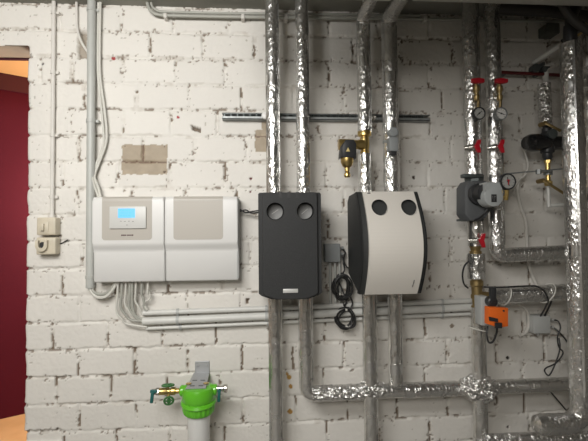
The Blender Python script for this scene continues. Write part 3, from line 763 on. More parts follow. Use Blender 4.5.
bm = B(); prism(bm, octo(fx0+thin, fx1-thin, fz0+.0, fz1, -.2875, zb_+.0, 0), (0, -(DB-.2875), 0), .004)
fr = build('front_shell', bm, M_EPP, bp_, label='front shell with two round openings')
bm = B()
cut(fr, [((g.x-WL[fr.name].x, -.25-WL[fr.name].y, g.z-WL[fr.name].z), (0, -1, 0), .0365, .08) for g in (g1, g2_)])
ms = bpy.data.objects['middle_shell']
cut(ms, [((g.x-WL[ms.name].x, -.25-WL[ms.name].y, g.z-WL[ms.name].z), (0, -1, 0), .0365, .08) for g in (g1, g2_)])
for p in ms.data.polygons: p.use_smooth = False
for p in fr.data.polygons: p.use_smooth = False
# slots on top edge
bm = B()
for px in (280.3, 289, 297.5):
    bm = B(); q = P(px, 195, DB); box2(bm, (q.x-.006, -DB-.0012, fz1-.022), (q.x+.006, -DB+.03, fz1+.0012)); build('grip_slot', bm, M_BLACK, bp_)
for g in (g1, g2_):
    bm = B(); lathe(bm, (g.x, -.245, g.z), (0, -1, 0), [(0, .034), (.012, .034), (.016, .0325), (.0145, .030), (.0143, .001)], 32); th = build('thermometer', bm, M_DIALG, bp_, 'round grey dial sunk in the shell')
    bm = B(); R_ = Matrix.Rotation(math.radians(-35 if g is g1 else -40), 3, 'Y'); box(bm, (g.x, -.2602, g.z), (.034, .001, .0022), R_); build('needle', bm, M_DIAL, th)
la, lb = P(283, 289, DB), P(298, 292.6, DB)
bm = B(); box2(bm, (la.x, -DB-.003, lb.z), (lb.x, -DB+.001, la.z), .001); build('label_plate', bm, M_LABEL, bp_, 'small silver name plate')
bm = B(); cyl(bm, (xa, -D1, zU1-.03), (xa, -D1, zU1+.03), .014); build('connector', bm, M_BRASSD, bp_); bm = B(); cyl(bm, (xb_, -D1, zU1-.03), (xb_, -D1, zU1+.03), .014); build('connector', bm, M_BRASSD, bp_)
bm = B(); box2(bm, (mx_-.05, -.06, fz0+.05), (mx_+.05, .002, fz1-.05)); build('wall_bracket', bm, M_STEEL, bp_)
for i in range(2):
    o = wire('cable', [P(240, 209.5+i*2, .05), P(246, 212.5-i*2.5, .05), P(252, 211.5+i*1.6, .055), P(262, 210+i*1.5, .07)], .0035, M_BLACK)
    tag(o, ('upper', 'lower')[i]+' black cable of the pair joining controller and black pump station', 'cable', 'cable pair between controller and black pump station')

# ================================================================ CREAM PUMP STATION
wx0, wx1 = .402, .668
wz1, wz0 = P(390, 191.5, .27).z, P(390, 294.5, .30).z
ws = thing('pump_station', 'pump station with bowed cream front cover and dark foam sides', 'pump', ((wx0+wx1)/2, 0, wz0))
def bow(z): 
    s = (z-wz0)/(wz1-wz0); return .250+.120*math.sin(PI*(.10+.86*s))
N_ = 30
def side_outline(x, inset=0):
    pts = [Vector((x, -.05, wz0+.07)), Vector((x, -.05, wz1-.03)), Vector((x, -.09, wz1-.004))]
    for i in range(N_+1):
        z = wz1-(wz1-wz0)*i/N_; pts.append(Vector((x, -bow(z)+inset, z)))
    return pts
bm = B(); prism(bm, side_outline(wx0, .010), (wx1-wx0, 0, 0)); build('foam_shell', bm, M_EPPG, ws, angle=30)
# side cheek line on the shell (front half edge)
for xs_ in (wx0-.0015, wx1-.003):
    bm = B()
    pts = [Vector((xs_, -bow(wz1-(wz1-wz0)*i/N_)+.010, wz1-(wz1-wz0)*i/N_)) for i in range(N_+1)]
    pts += [p+Vector((0, .035, 0)) for p in pts[::-1]]
    prism(bm, pts, (.0045, 0, 0)); build('shell_edge', bm, M_EPP, ws)
cx0, cx1 = wx0+.023, wx1-.020
rec = [P(379.5, 207.5, bow(P(380, 207.5, .3).z)), P(409, 207.5, bow(P(409, 207.5, .3).z))]
bm = B()
po = [Vector((cx0, -bow(wz1-(wz1-wz0)*i/N_)-.004, wz1-(wz1-wz0)*i/N_)) for i in range(N_+1)]
po += [p+Vector((0, .022, 0)) for p in po[::-1]]
prism(bm, po, (cx1-cx0, 0, 0)); fc = build('front_cover', bm, M_SHELLW, ws, angle=30, label='smooth cream bowed cover')
cut(fc, [((g.x-WL[fc.name].x, -.10-WL[fc.name].y, g.z-WL[fc.name].z), (0, -1, 0), .0345, .4) for g in rec])
for p in fc.data.polygons: p.use_smooth = False
fs_ = bpy.data.objects['foam_shell']
cut(fs_, [((g.x-WL[fs_.name].x, -bow(g.z)+.022-WL[fs_.name].y, g.z-WL[fs_.name].z), (0, -1, 0), .0385, .4) for g in rec])
for g in rec:
    yb_ = -bow(g.z)
    bm = B(); lathe(bm, (g.x, yb_+.016, g.z), (0, -1, 0), [(-.012, .001), (-.012, .0343), (.008, .0343)], 36, False); th = build('dial_cup', bm, M_BLACKP, ws, 'black round recess for a dial')
    bm = B(); lathe(bm, (g.x, yb_+.0275, g.z), (0, -1, 0), [(0, .029), (.003, .029), (.004, .026), (.0041, .001)], 28); build('dial_face', bm, M_EPPG, th)
q = P(413, 283.5, bow(P(413, 283, .3).z))
bm = B()
for z_, l_, w_ in ((-15, 4, 3.5), (-10, 3, 4.5), (-6, 3.5, 3.5), (-1.5, 3, 3.5), (2.5, 3, 5), (6.5, 4, 3.5), (11.5, 3.5, 4.5)):
    zc_ = q.z+(z_+l_/2)*.001; yc_ = -bow(zc_)-.0046
    box2(bm, (q.x-w_*.0005+z_*.00008, yc_-.0006, q.z+z_*.001), (q.x+w_*.0005+z_*.00008, yc_+.0008, q.z+(z_+l_)*.001))
build('maker_lettering', bm, M_TEXTK, ws)
q = P(368.5, 193.3, .27); bm = B(); box2(bm, (q.x-.007, -bow(q.z)-.006, q.z-.003), (q.x+.007, -bow(q.z)-.002, q.z+.003)); build('badge', bm, M_TEXTK, ws)
bm = B(); cyl(bm, (xc, -D1, wz1-.03), (xc, -D1, wz1+.012), .016); build('connector', bm, M_COPPER, ws); bm = B(); cyl(bm, (xd, -D1, wz1-.03), (xd, -D1, wz1+.014), .017); build('connector', bm, M_COPPER, ws)
bm = B(); box2(bm, (.48, -.06, wz0+.12), (.59, .002, wz1-.06)); build('wall_bracket', bm, M_STEEL, ws)

# ================================================================ JUNCTION BOXES
def jbox(label, x0, y0, x1, y1, d, m=M_GREYP, glands=()):
    a = P(x0, y0, d); b = P(x1, y1, d); t = thing('junction_box', label, 'junction box', ((a.x+b.x)/2, 0, b.z))
    bm = B(); box2(bm, (a.x, -d+.014, b.z), (b.x, .001, a.z), .004); build('box_body', bm, m, t)
    bm = B(); box2(bm, (a.x-.001, -d, b.z-.001), (b.x+.001, -d+.013, a.z+.001), .005); l = build('lid', bm, m, t)
    for gx_, gz_, ax_ in glands: bm = B(); q = P(gx_, gz_, d*.5); cyl(bm, q, q+Vector(ax_)*.012, .0075, seg=12); build('cable_gland', bm, m, t)
    return t
jbox('grey junction box on the wall between the two pump stations', 325, 244, 340.5, 262, .06, M_GREYD, ((341, 248, (1, 0, 0)), (341, 254, (1, 0, 0))))
jbox('light grey square junction box under the horizontal foil pipe', 533.5, 316, 551, 333.3, .06, M_GREYP, ((551.5, 320, (1, 0, 0)), (551.5, 327, (1, 0, 0)), (538, 333, (0, 0, -1))))
for i, px in enumerate((330, 335, 339.5)):
    bm = B(); tube(bm, [P(px, 261, .03), P(px+.5, 304-i, .03)], .006, 12); o = build('cable_conduit', bm, M_CONDUIT); tag(o, ('leftmost', 'middle', 'rightmost')[i]+' of three thin grey tubes dropping from the junction box between the pump stations', 'conduit', 'thin tubes under the junction box')

# ================================================================ BLACK CABLE COILS
def coil(label, c, rx, rz, loops, lead, d, tie):
    t = thing('cable_coil', label, 'cable', P(c[0], c[1]+rz, d))
    s = S(c[0], c[1], d); C0 = P(c[0], c[1], d); pts = [P(*q) for q in lead[0]]
    for i in range(loops*12):
        a_ = PI/2-2*PI*i/12; k = i/(loops*12); j = .80+.24*math.sin(i*.47+loops)+.06*math.sin(i*1.3)
        pts.append(C0+Vector((math.cos(a_)*rx*s*j, -.016*math.sin(i*.23)-.008+.016*k, math.sin(a_)*rz*s*(.86+.17*math.sin(i*.41+1)))))
    pts += [P(*q) for q in lead[1]]
    bm = B(); tube(bm, spline(pts, 4), .0040, 8); build('cable', bm, M_BLACK, t)
    bm = B()
    for q in tie: p_ = P(q[0], q[1], d+.006); box(bm, p_, (.010, .03, .010), None, .003)
    build('cable_tie', bm, M_CABLEW, t, 'white cable tie')
    return t
coil('upper coil of black cable hanging beside the cream pump station', (342.5, 287), 9.6, 13, 6, ([(343.5, 262, .05), (344.5, 270, .05)], [(346, 300, .05), (344.5, 306, .05)]), .05, [(339.5, 294)])
coil('lower round coil of black cable held by two white ties', (346.3, 318.5), 10.5, 10.5, 5, ([(350, 296, .06), (352.5, 303, .06), (350, 309, .06)], [(345, 309, .06), (343.3, 303, .06)]), .06, [(346, 309.5), (346.5, 326.5)])
o = wire('cable', [P(341.5, 248, .03), P(345, 252, .03), P(344, 257, .04), P(343.5, 262, .05), P(344.5, 268, .05)], .004, M_BLACK); tag(o, 'black cable from junction box down to the upper coil', 'cable')
o = wire('cable', [P(341.5, 254, .03), P(344, 262, .04), P(347, 267, .045), P(352, 270, .06)], .0035, M_BLACK); tag(o, 'second black cable from junction box towards the cream pump station', 'cable')

# ================================================================ BRASS VALVE WITH BLACK COVER
bv = thing('brass_valve', 'brass branch valve with black cap fitted in the foil pipe above the cream pump station', 'valve', (xc, -D1, P(364, 156, D1).z))
s_ = S(364, 145, D1); zt, zb2 = P(364, 131, D1).z, P(364, 155.5, D1).z; Lv = zt-zb2
bm = B(); lathe(bm, (xc, -D1, zb2), (0, 0, 1), [(0, 4.3*s_), (.08*Lv, 4.9*s_), (.16*Lv, 4.4*s_), (.22*Lv, 4.0*s_), (.4*Lv, 4.8*s_), (.62*Lv, 4.8*s_), (.76*Lv, 4.2*s_), (.8*Lv, 6.8*s_), (.95*Lv, 7.0*s_), (Lv, 6.5*s_)], 20); build('body', bm, M_BRASS, bv)
q0 = P(365, 144, .15); q1 = P(339, 143.5, .15)
bm = B(); lathe(bm, (q0.x, -.135, q0.z), (-1, 0, 0), [(0, 5*s_), (.02, 5.2*s_), (.035, 4.6*s_), (.05, 5.3*s_), (.09, 5.8*s_), (q0.x-q1.x-.004, 5.8*s_), (q0.x-q1.x, 5.3*s_)], 8); build('branch', bm, M_BRASS, bv)
ya = P(338, 142, .21)
cp = [(339, 152, 0), (340, 147, 0), (344, 142, 0), (351.5, 142, 0), (354, 146, 0), (354, 160, 0), (350, 159.5, 0), (341, 158, 0), (338.3, 160, 0)]
bm = B(); prism(bm, [P(x_, y_, .15) for x_, y_, _ in cp], (0, -.055, 0), .006); build('cap', bm, M_BLACKP, bv, 'black plastic cap')
bm = B(); qa = [P(x_, y_, .206) for x_, y_ in ((350, 151.5), (346, 151.5), (348, 147.3))]; prism(bm, qa, (0, -.0012, 0)); build('triangle_mark', bm, M_YELLOW, bv, 'pale triangle emblem')
q = P(347, 158, .175); zq = P(347, 177.5, .175).z; Lq = q.z-zq
bm = B(); lathe(bm, (q.x, -.175, q.z), (0, 0, -1), [(0, 6.3*s_), (.2*Lq, 6.2*s_), (.42*Lq, 4.6*s_), (.5*Lq, 2.6*s_), (.68*Lq, 2.4*s_), (.72*Lq, 1.7*s_), (.8*Lq, 3.0*s_), (.93*Lq, 3.2*s_), (Lq, 2.2*s_)], 20); build('drain_cup', bm, M_BRASS, bv)
# grey sensor box on pipe
sx = P(393.5, 140, .17); gs = thing('sensor_box', 'small grey sensor box strapped to the foil pipe beside the brass valve', 'sensor', (sx.x, -.15, P(394, 152, .17).z))
bm = B(); a = P(389.5, 137, .19); b = P(398.5, 151, .19); box2(bm, (a.x, -.19, b.z), (b.x, -.147, a.z), .004); build('housing', bm, M_GREYD, gs)
q = P(394, 132, .18); bm = B(); lathe(bm, (q.x, -.148, q.z), (0, -1, 0), [(0, .023), (.030, .023), (.036, .017), (.037, .002)], 22); build('round_cap', bm, M_GREYD, gs)
bm = B(); a2 = P(390, 150, .18); b2 = P(397, 155, .18); box2(bm, (a2.x, -.178, b2.z), (b2.x, -.158, a2.z), .003); build('cable_gland', bm, M_BLACKP, gs)
bm = B(); cyl(bm, (xd, -D1, sx.z-.006), (xd, -D1, sx.z+.006), 7.9*s_, seg=28); build('strap', bm, M_STEEL, gs)

# ================================================================ GAUGES AND VALVES AT THE RIGHT
def gauge(label, px, py, d, rpx, face, needle_deg, flip=0, stem_to=None):
    s2 = S(px, py, d); c_ = P(px, py, d); R_ = rpx*s2
    t = thing('pressure_gauge', label, 'gauge', (c_.x, c_.y, c_.z-R_))
    bm = B(); lathe(bm, c_+Vector((0, .025, 0)), (0, -1, 0), [(0, R_*.92), (.004, R_), (.026, R_), (.029, R_*.96), (.029, R_*.86), (.0215, R_*.84), (.0212, .001)], 32); build('case', bm, M_BLACKP if face is not M_NICKEL else M_STEEL, t)
    bm = B(); lathe(bm, c_+Vector((0, .002, 0)), (0, -1, 0), [(0, R_*.83), (.0015, R_*.83), (.0016, .001)], 32); build('dial', bm, M_DIAL if face is not M_NICKEL else M_GLASSY, t)
    bm = B(); box(bm, c_+Vector((0, -.001, 0)), (R_*1.1, .001, R_*.09), Matrix.Rotation(math.radians(needle_deg), 3, 'Y')); lathe(bm, c_+Vector((0, -.0002, 0)), (0, -1, 0), [(0, R_*.14), (.002, R_*.12)], 12); build('needle', bm, M_BLACK, t)
    bm = B()
    for k in range(9):
        a_ = math.radians(-45+270/8*k); dr = Vector((math.cos(a_), 0, math.sin(a_))); box(bm, c_+dr*R_*.7+Vector((0, -.0002, 0)), (R_*.16, .0006, R_*.05), Matrix.Rotation(-a_, 3, 'Y'))
    build('scale_marks', bm, M_TEXTK, t)
    if stem_to:
        bm = B(); q_ = P(*stem_to); cyl(bm, c_+Vector((0, .012, R_*.8)), q_, .006, seg=12); build('stem', bm, M_BRASSD, t)
    return t
gauge('round pressure gauge with black rim hung beside the pump riser', 479.3, 113.3, .215, 6.4, 0, -40, stem_to=(478.5, 100, .205))
gauge('round pressure gauge with blank bright glass beside the second riser', 501.3, 113.5, .215, 6.4, M_NICKEL, 20, stem_to=(500.5, 100, .205))
t = gauge('larger white pressure gauge with red pointer beside the grey pump head', 508.2, 181.5, .20, 8.2, 0, 80)
c_ = P(508.2, 181.5, .20); bm = B(); box(bm, c_+Vector((0, -.0035, -.004)), (.004, .001, .022), Matrix.Rotation(.15, 3, 'Y')); box(bm, c_+Vector((0, -.0035, .006)), (.016, .001, .004)); build('red_pointer', bm, M_RED, t)
bm = B(); q = P(507, 190, .19); cyl(bm, q, P(506, 200, .18), .009, seg=6); cyl(bm, P(506, 197, .18), P(499, 197, .16), .008, seg=10); build('stem', bm, M_BRASS, t)
def valve(label, px, py, d, vertical, y1, xm=None, hl=6.3):
    """small ball valve with red butterfly handle"""
    c_ = P(px, py, d); s2 = S(px, py, d)
    t = thing('ball_valve', label, 'valve', c_)
    if not vertical:
        q_ = P(px+.5, y1, d-.01)
        bm = B(); lathe(bm, (c_.x, c_.y+.008, c_.z-.004), (0, 0, -1), [(0, .008), (.014, .008), (.016, .014), (.034, .015), (.042, .010), (.055, .009), (.058, .013), (.070, .013), ((c_.z-q_.z)-.004, .009)], 12); build('body', bm, M_BRASSD, t)
        bm = B(); L_ = hl*s2; prism(bm, [c_+Vector(p_) for p_ in ((-L_, 0, -.008), (-L_*.35, 0, -.012), (L_*.35, 0, -.012), (L_, 0, -.008), (L_, 0, .008), (L_*.3, 0, .010), (-L_*.3, 0, .010), (-L_, 0, .008))], (0, -.016, 0), .003); build('handle', bm, M_RED, t, 'red butterfly handle')
    else:
        bm = B(); lathe(bm, c_+Vector((-.035, .04, 0)), (1, -.9, 0), [(0, .012), (.02, .012), (.022, .015), (.038, .015), (.042, .008), (.052, .007)], 14); build('body', bm, M_NICKEL, t)
        L_ = hl*s2; bm = B(); prism(bm, [c_+Vector(p_) for p_ in ((.003, 0, -L_), (.015, 0, -L_), (.013, 0, -L_*.4), (.006, 0, 0), (.015, 0, L_*.5), (.016, 0, L_), (.003, 0, L_), (-.006, 0, L_*.35), (-.013, 0, .004), (-.008, 0, -L_*.3))], (0, -.013, 0), .002); build('handle', bm, M_RED, t, 'red lever handle')
    return t
valve('red-handled small valve above the black-rimmed gauge', 477, 81.3, .215, False, 101)
valve('red-handled small valve above the blank bright gauge', 500.3, 81.5, .215, False, 101)
valve('valve with upright red lever on the pump riser above the pump', 476.5, 146.5, .215, True, 0, hl=6.5)
valve('valve with upright red lever on the riser left of the big gauge', 500, 146.5, .215, True, 0, hl=6.5)
valve('valve with upright red lever on the pipe under the circulation pump', 481, 240.5, .20, True, 0, hl=7)
# valve bodies in the riser below the pump
t = thing('riser_valve', 'bare brass and nickel valve body between two foil sleeves under the pump', 'valve', (xe, -D2, P(475, 255, D2).z))
za, zb3 = P(475, 255, D2).z, P(475, 244, D2).z
bm = B(); lathe(bm, (xe, -D2, za), (0, 0, 1), [(0, .024), (.010, .027), (.018, .027), (.020, .021), (.030, .023), (.038, .027), (zb3-za, .026)], 16); build('body', bm, M_BRASSD, t)
t = thing('zone_valve', 'bare brass three-way valve body beside the orange actuator', 'valve', (xe, -D2, P(476, 309, D2).z))
za, zb3 = P(476, 309, D2).z, P(475, 277, D2).z; L_ = zb3-za
bm = B(); lathe(bm, (xe+.002, -D2, za), (0, 0, 1), [(0, .026), (.1*L_, .026), (.12*L_, .021), (.3*L_, .022), (.34*L_, .027), (.44*L_, .027), (.47*L_, .023), (.7*L_, .024), (.74*L_, .029), (.88*L_, .029), (.9*L_, .023), (L_, .023)], 16); build('body', bm, M_BRASSD, t)
q = P(476, 295, D2); bm = B(); cyl(bm, (xe, -D2, q.z), (ga.x+.01, -D2, ga.z), .020, seg=16); build('side_port', bm, M_BRASSD, t)
# orange actuator
av = thing('valve_actuator', 'orange valve actuator box with black top lever on a grey plate', 'actuator', P(490, 328, .24))
bm = B(); a = P(480.5, 296.5, .225); b = P(488.5, 325.5, .225); box2(bm, (a.x, -.228, b.z), (b.x+.004, -.165, a.z), .005); build('mounting_plate', bm, M_GREYP, av, 'light grey mounting plate')
bm = B(); pts = [Vector((P(x_, y_, .295).x, -.262, P(x_, y_, .295).z)) for x_, y_ in ((488.5, 307), (508.5, 308.3), (508.5, 326.5), (499, 328), (488.5, 324.5))]; prism(bm, pts, (0, -.033, 0), .004); hb = build('housing', bm, M_ORANGE, av, 'orange housing')
bm = B(); pts = [P(x_, y_, .296) for x_, y_ in ((488.5, 316.5), (497.5, 318.5), (497.5, 322), (489, 320.5))]; prism(bm, pts, (0, -.004, 0)); build('latch', bm, M_BLACKP, av); bm = B(); pts = [P(x_, y_, .296) for x_, y_ in ((494.5, 322.5), (501, 322.5), (501, 328), (494.5, 328))]; prism(bm, pts, (0, -.010, 0), .002); build('cable_gland', bm, M_BLACKP, av); bm = B()
q = P(503.5, 310.8, .296); cyl(bm, q, q+Vector((0, -.003, 0)), .004, seg=12); build('knob', bm, M_BLACKP, av)
bm = B(); a = P(491.3, 287.5, .27); b = P(496.8, 303, .27); box2(bm, (a.x, -.27, b.z), (b.x, -.245, a.z), .003); q = P(493, 302, .26); lathe(bm, q+Vector((0, .03, 0)), (0, -1, 0), [(0, .022), (.03, .022), (.034, .017), (.035, .002)], 20)
build('lever', bm, M_BLACKP, av, 'black lever with round hub')
o = wire('cable', [P(497, 327, .25), P(496.5, 333, .24), P(493, 341.5, .23), P(488.5, 342, .22), P(487, 335, .2), P(487.5, 326, .19)], .0045, M_BLACK); tag(o, 'black cable looping under the orange actuator', 'cable')
o = wire('cable', [P(469, 261, .18), P(464.5, 266, .17), P(462.5, 275, .16), P(464, 284, .14), P(468, 288, .12)], .004, M_BLACK); tag(o, 'black cable bowing out left of the loose foil sleeve', 'cable')

# circulation pump
cpz = P(474, 222, D2).z
cpm = thing('circulation_pump', 'grey-shelled circulation pump with light round control head', 'pump', (xe, -D2, cpz))
bm = B(); pts = [P(x_, y_, .22) for x_, y_ in ((464, 187), (468, 181), (486, 181), (492, 187), (492, 209), (485, 217), (481, 221), (469, 221), (464, 214))]
prism(bm, [p+Vector((0, .075, 0)) for p in pts], (0, -.085, 0), .012)
build('insulation_shell', bm, mat('pump_shell_grey', (.10, .105, .11), .55, bump=.2, bscale=120), cpm)
bm = B(); a = P(462.5, 174, .19); cyl(bm, (xe, -D2, P(474, 182, D2).z), (xe, -D2, P(474, 176, D2).z), .042, .046, 8); box2(bm, (a.x, -.20, P(474, 177.5, .2).z), (a.x+.095, -.165, P(474, 173.6, .2).z), .004); build('flange', bm, M_DSTEEL, cpm); bm = B(); cyl(bm, (xe, -D2, P(474, 224, D2).z), (xe, -D2, P(474, 217, D2).z), .026, .034, 20); build('flange', bm, M_DSTEEL, cpm)
bm = B(); a = P(470.5, 184, .213); b = P(488, 207, .213); box2(bm, (a.x, -.2145, b.z), (b.x, -.208, a.z), .002); build('recess_shade_plate', bm, M_BLACK, cpm, 'black plate imitating the shaded recess around the motor')  # flat black plate stands in for the shade of the motor cavity
bm = B()
for yy in (176.5, 219.5): a = P(466, yy-1, .2); b = P(484, yy+1.2, .2); box2(bm, (a.x, -.2, b.z), (b.x, -.1, a.z), .003) if yy > 200 else None
build('lower_lip', bm, M_DSTEEL, cpm)
q = P(479, 194, .25)
bm = B(); lathe(bm, (q.x, -.24, q.z), (0, -1, 0), [(0, .047), (.02, .047), (.022, .039), (.075, .039)], 28); build('motor', bm, M_BLACKP, cpm)
hc = P(494, 195.5, .345); sh = S(494, 195, .345)
pts = []
for i in range(25):
    a_ = math.radians(42-i*264/24); pts.append(Vector((hc.x+10.2*sh*math.cos(a_), -.285, hc.z-1.0*sh+10.2*sh*math.sin(a_))))
pts = [Vector((hc.x+7.6*sh, -.285, hc.z+13.5*sh))]+pts+[Vector((hc.x-7.6*sh, -.285, hc.z+13.5*sh))]
bm = B(); prism(bm, pts, (0, -.06, 0), .006); hd = build('control_head', bm, mat('pump_head_grey', (.40, .42, .42), .4), cpm, 'light grey round control head')
bm = B(); q = P(494, 198.2, .347); box2(bm, (q.x-2.6*sh, -.3475, q.z-3.9*sh), (q.x+2.8*sh, -.344, q.z+3.9*sh), .001); build('display', bm, M_BLACKP, hd)
bm = B()
for dx_, dz_ in ((-1.4, 1.8), (.5, 1.8), (1.6, 1.8), (-1.2, .2), (.8, .2), (0, -1.8)): box2(bm, (q.x+dx_*sh-.002, -.3485, q.z+dz_*sh-.002), (q.x+dx_*sh+.0015, -.347, q.z+dz_*sh+.002))
build('display_characters', bm, M_DIALG, hd)
o = wire('cable', [P(489, 207, .28), P(484, 214, .27), P(478, 219, .24), P(470, 221, .2)], .005, M_BLACK); tag(o, 'black cable leaving the pump head along the shell bottom', 'cable')

# white cable ties round pipes
def tie(label, c0_, axis, R_, w_=.003):
    bm = B(); u, v = frame(Vector(axis)); pts = [Vector(c0_)+(u*math.cos(2*PI*i/32)+v*math.sin(2*PI*i/32))*R_ for i in range(33)]
    tube(bm, pts, w_, 6, caps=False); o_ = build('cable_tie', bm, M_CABLEW); tag(o_, label, 'cable tie')
def gp(px):
    t_ = (P(px, 295, D2).x-ga.x)/(gb.x-ga.x); return ga.lerp(gb, t_)
rg = 7.75*S(520, 295, D2)
tie('white cable tie round the horizontal foil pipe close to the orange actuator', gp(505), (1, 0, -.35), rg+.010)
tie('white cable tie round the horizontal foil pipe above the grey square box', gp(547), (1, 0, -.55), rg+.014)
q = P(476, 325, D2); tie('white cable tie round the pipe below the orange actuator', (xe+.004, -D2, P(477, 329, D2).z), (.25, 0, 1), .041)
o = wire('cable', [P(484, 287, .16), P(500, 287.3, .19), P(515, 286.6, .19), P(530, 286, .19), P(537, 286.5, .19), P(544, 291, .2), P(548, 300, .19), P(545, 308, .12), P(540, 317, .05)], .004, M_BLACK); tag(o, 'black cable running along top of the horizontal foil pipe and down to the square box', 'cable')
o = wire('cable', [P(552, 300, .14), P(549, 307, .10), P(544, 317, .05)], .0045, M_BLACK); tag(o, 'short black cable entering the square box from above', 'cable')
o = wire('cable', [P(553, 320, .03), P(558, 321, .05), P(560.5, 328, .06), P(557.5, 337, .06), P(559, 347, .06), P(563, 353, .06), P(556, 363, .06), P(546, 368, .06), P(545, 372, .06), P(549.5, 375, .06), P(556, 362, .06), P(560, 348, .06), P(559, 338, .05)], .0035, M_BLACK); tag(o, 'black cable looping low to a point under the square box', 'cable')
o = wire('cable', [P(553, 327, .03), P(559, 332, .05), P(566, 340, .06), P(571, 348, .08)], .004, M_BLACK); tag(o, 'black cable running from the square box diagonally behind the bright column', 'cable')
o = wire('cable', [P(549, 390, .05), P(555, 397, .05), P(561, 404, .05), P(566, 410, .05)], .0035, M_BLACK); tag(o, 'black cable end showing below the header near the column elbow', 'cable')

# ================================================================ DARK BYPASS ASSEMBLY AT x ~ 547
D4 = .13
xk = VX(547, 140, D4); sk = S(547, 140, D4)
zz = lambda py: P(547, py, D4).z
o, r = vpipe('short bright foil sleeve above the black bypass pump', xk-.006, zz(127), zz(84), 12, (547, 105, D4), rough=.004, m=FOIL_C)
bpm = thing('bypass_pump', 'small black pump with horizontal motor on the brass line behind the column', 'pump', (xk, -D4, zz(160)))
bm = B(); lathe(bm, (xk, -D4, zz(160)), (0, 0, 1), [(0, .016), (.012, .022), (.03, .022), (.036, .030), (.10, .036), (.125, .030), (.135, .022), (.15, .022), (.156, .016), (zz(122)-zz(160), .014)], 20); build('volute', bm, M_BLACKP, bpm)
q = P(541, 142, .15)
bm = B(); lathe(bm, (xk-.01, -D4-.01, zz(143)), (-1, -.18, -.06), [(0, .034), (.045, .036), (.05, .042), (.085, .042), (.100, .039), (.118, .030), (.122, .01)], 28); lathe(bm, (xk, -D4, zz(143)), (1, 0, 0), [(0, .034), (.085, .034)], 20); build('motor', bm, mat('enamel_black', (.012, .012, .013), .22, coat=.5), bpm)
bm = B(); lathe(bm, (xk-.003, -D4-.034, zz(136)), (0, -1, 0), [(0, .022), (.016, .022), (.017, .018), (.018, .001)], 20); build('cap', bm, M_DSTEEL, bpm)
bl = thing('brass_line', 'thin brass line with two lever valves below the black bypass pump', 'pipe', (xk, -D4, zz(207)))
bm = B(); cyl(bm, (xk, -D4, zz(186)), (xk, -D4, zz(158)), .011, seg=14); lathe(bm, (xk, -D4, zz(186)), (0, 0, 1), [(0, .013), (.006, .018), (.022, .018), (.026, .012)], 8); lathe(bm, (xk, -D4, zz(163)), (0, 0, 1), [(0, .015), (.018, .015)], 6); build('tube', bm, M_BRASS, bl)
bm = B(); cyl(bm, (xk, -D4, zz(207)), (xk, -D4, zz(186)), .008, seg=12); build('lower_tube', bm, M_CONDW, bl)
for (x0_, y0_, x1_, y1_) in ((545.5, 123, 561, 131), (543.5, 180.5, 564, 193.5)):
    a = P(x0_, y0_, D4+.035); b = P(x1_, y1_, D4+.05); ax_ = (b-a); R_ = ax_.to_track_quat('X', 'Z').to_matrix(); bm = B(); box(bm, (a+b)/2, (ax_.length, .005, .013), R_, .002); cyl(bm, a, a+Vector((0, .04, 0)), .011, seg=12); build('lever', bm, M_BRASSD, bl)
bm = B(); cyl(bm, P(550, 205.7, D4), P(566, 204.8, D4), .009, seg=14); build('side_tube', bm, M_CONDW, bl, 'white side tube')
rod = thing('threaded_rod', 'thin threaded steel rod holding a clamp on the brass line', 'rod', P(500, 174, .14))
bm = B(); a = P(503.5, 174, .165); b = P(572, 168, .165); cyl(bm, a, b, .0032, seg=8); build('rod', bm, M_STEEL, rod)
bm = B(); q = P(544.5, 171.3, .15); box(bm, q, (.05, .035, .010), None, .003); lathe(bm, (xk, -D4, zz(175)), (0, 0, 1), [(0, .020), (.020, .020)], 16); cyl(bm, P(538.5, 174, .165), P(538.5, 169.5, .165), .012, seg=6); build('clamp', bm, M_STEEL, rod)
o = wire('cable', [P(512, 190, .03), P(519, 180, .03), P(525, 175, .03), P(528, 165, .03), P(525, 152, .03), P(522, 146, .05)], .006, M_PAINTED); tag(o, 'pale painted tube curving up from the big gauge to the black bypass pump', 'tube')

# ================================================================ TOP RIGHT CLUSTER
a = P(533.5, 62.5, .06); b = P(566, 41.5, .2)
bm = B(); cyl(bm, a, b, .011, seg=14); o = build('white_pipe', bm, M_CONDW); tag(o, 'short white pipe slanting up to the brass fitting by the column top', 'pipe')
t = thing('pipe_clamp', 'dark steel clamp at the lower end of the slanted white pipe', 'clamp', P(540, 73, .04))
bm = B(); box(bm, P(540, 68.5, .04), (.075, .05, .008), None, .003); lathe(bm, P(536, 68, .07)+Vector((0, .03, 0)), (0, -1, 0), [(0, .020), (.035, .020)], 14); lathe(bm, P(545, 69, .07)+Vector((0, .03, 0)), (0, -1, 0), [(0, .014), (.03, .014)], 6); box(bm, P(540, 66, .03), (.012, .06, .016)); build('clamp_body', bm, M_DSTEEL, t)
bm = B(); cyl(bm, P(545.5, 72, .05), P(545.8, 82, .05), .014, seg=14); build('white_stub', bm, M_CONDW, t)
t = thing('brass_fitting', 'brass tee fitting with black collar at the column top', 'fitting', P(573, 44, .3))
bm = B(); q = P(572, 37, .27); lathe(bm, P(566, 41, .24), (P(582, 30, .3)-P(566, 41, .24)), [(0, .013), (.015, .020), (.03, .020), (.034, .015), (.07, .015), (.075, .021), (.095, .021)], 12); build('body', bm, M_BRASSD, t)
bm = B(); cyl(bm, P(563, 43.5, .23), P(567.5, 40.5, .245), .02, seg=16); lathe(bm, (cx, -D3, ct-.01), (0, 0, 1), [(0, RC*.5), (.02, RC*.6), (.03, .028), (.09, .024)], 20); build('collar', bm, M_BLACKP, t)
bkp = [P(500, 8.5, .20), P(520, 10, .24), P(545, 11, .25), P(566, 14, .25), P(600, 18, .25)]
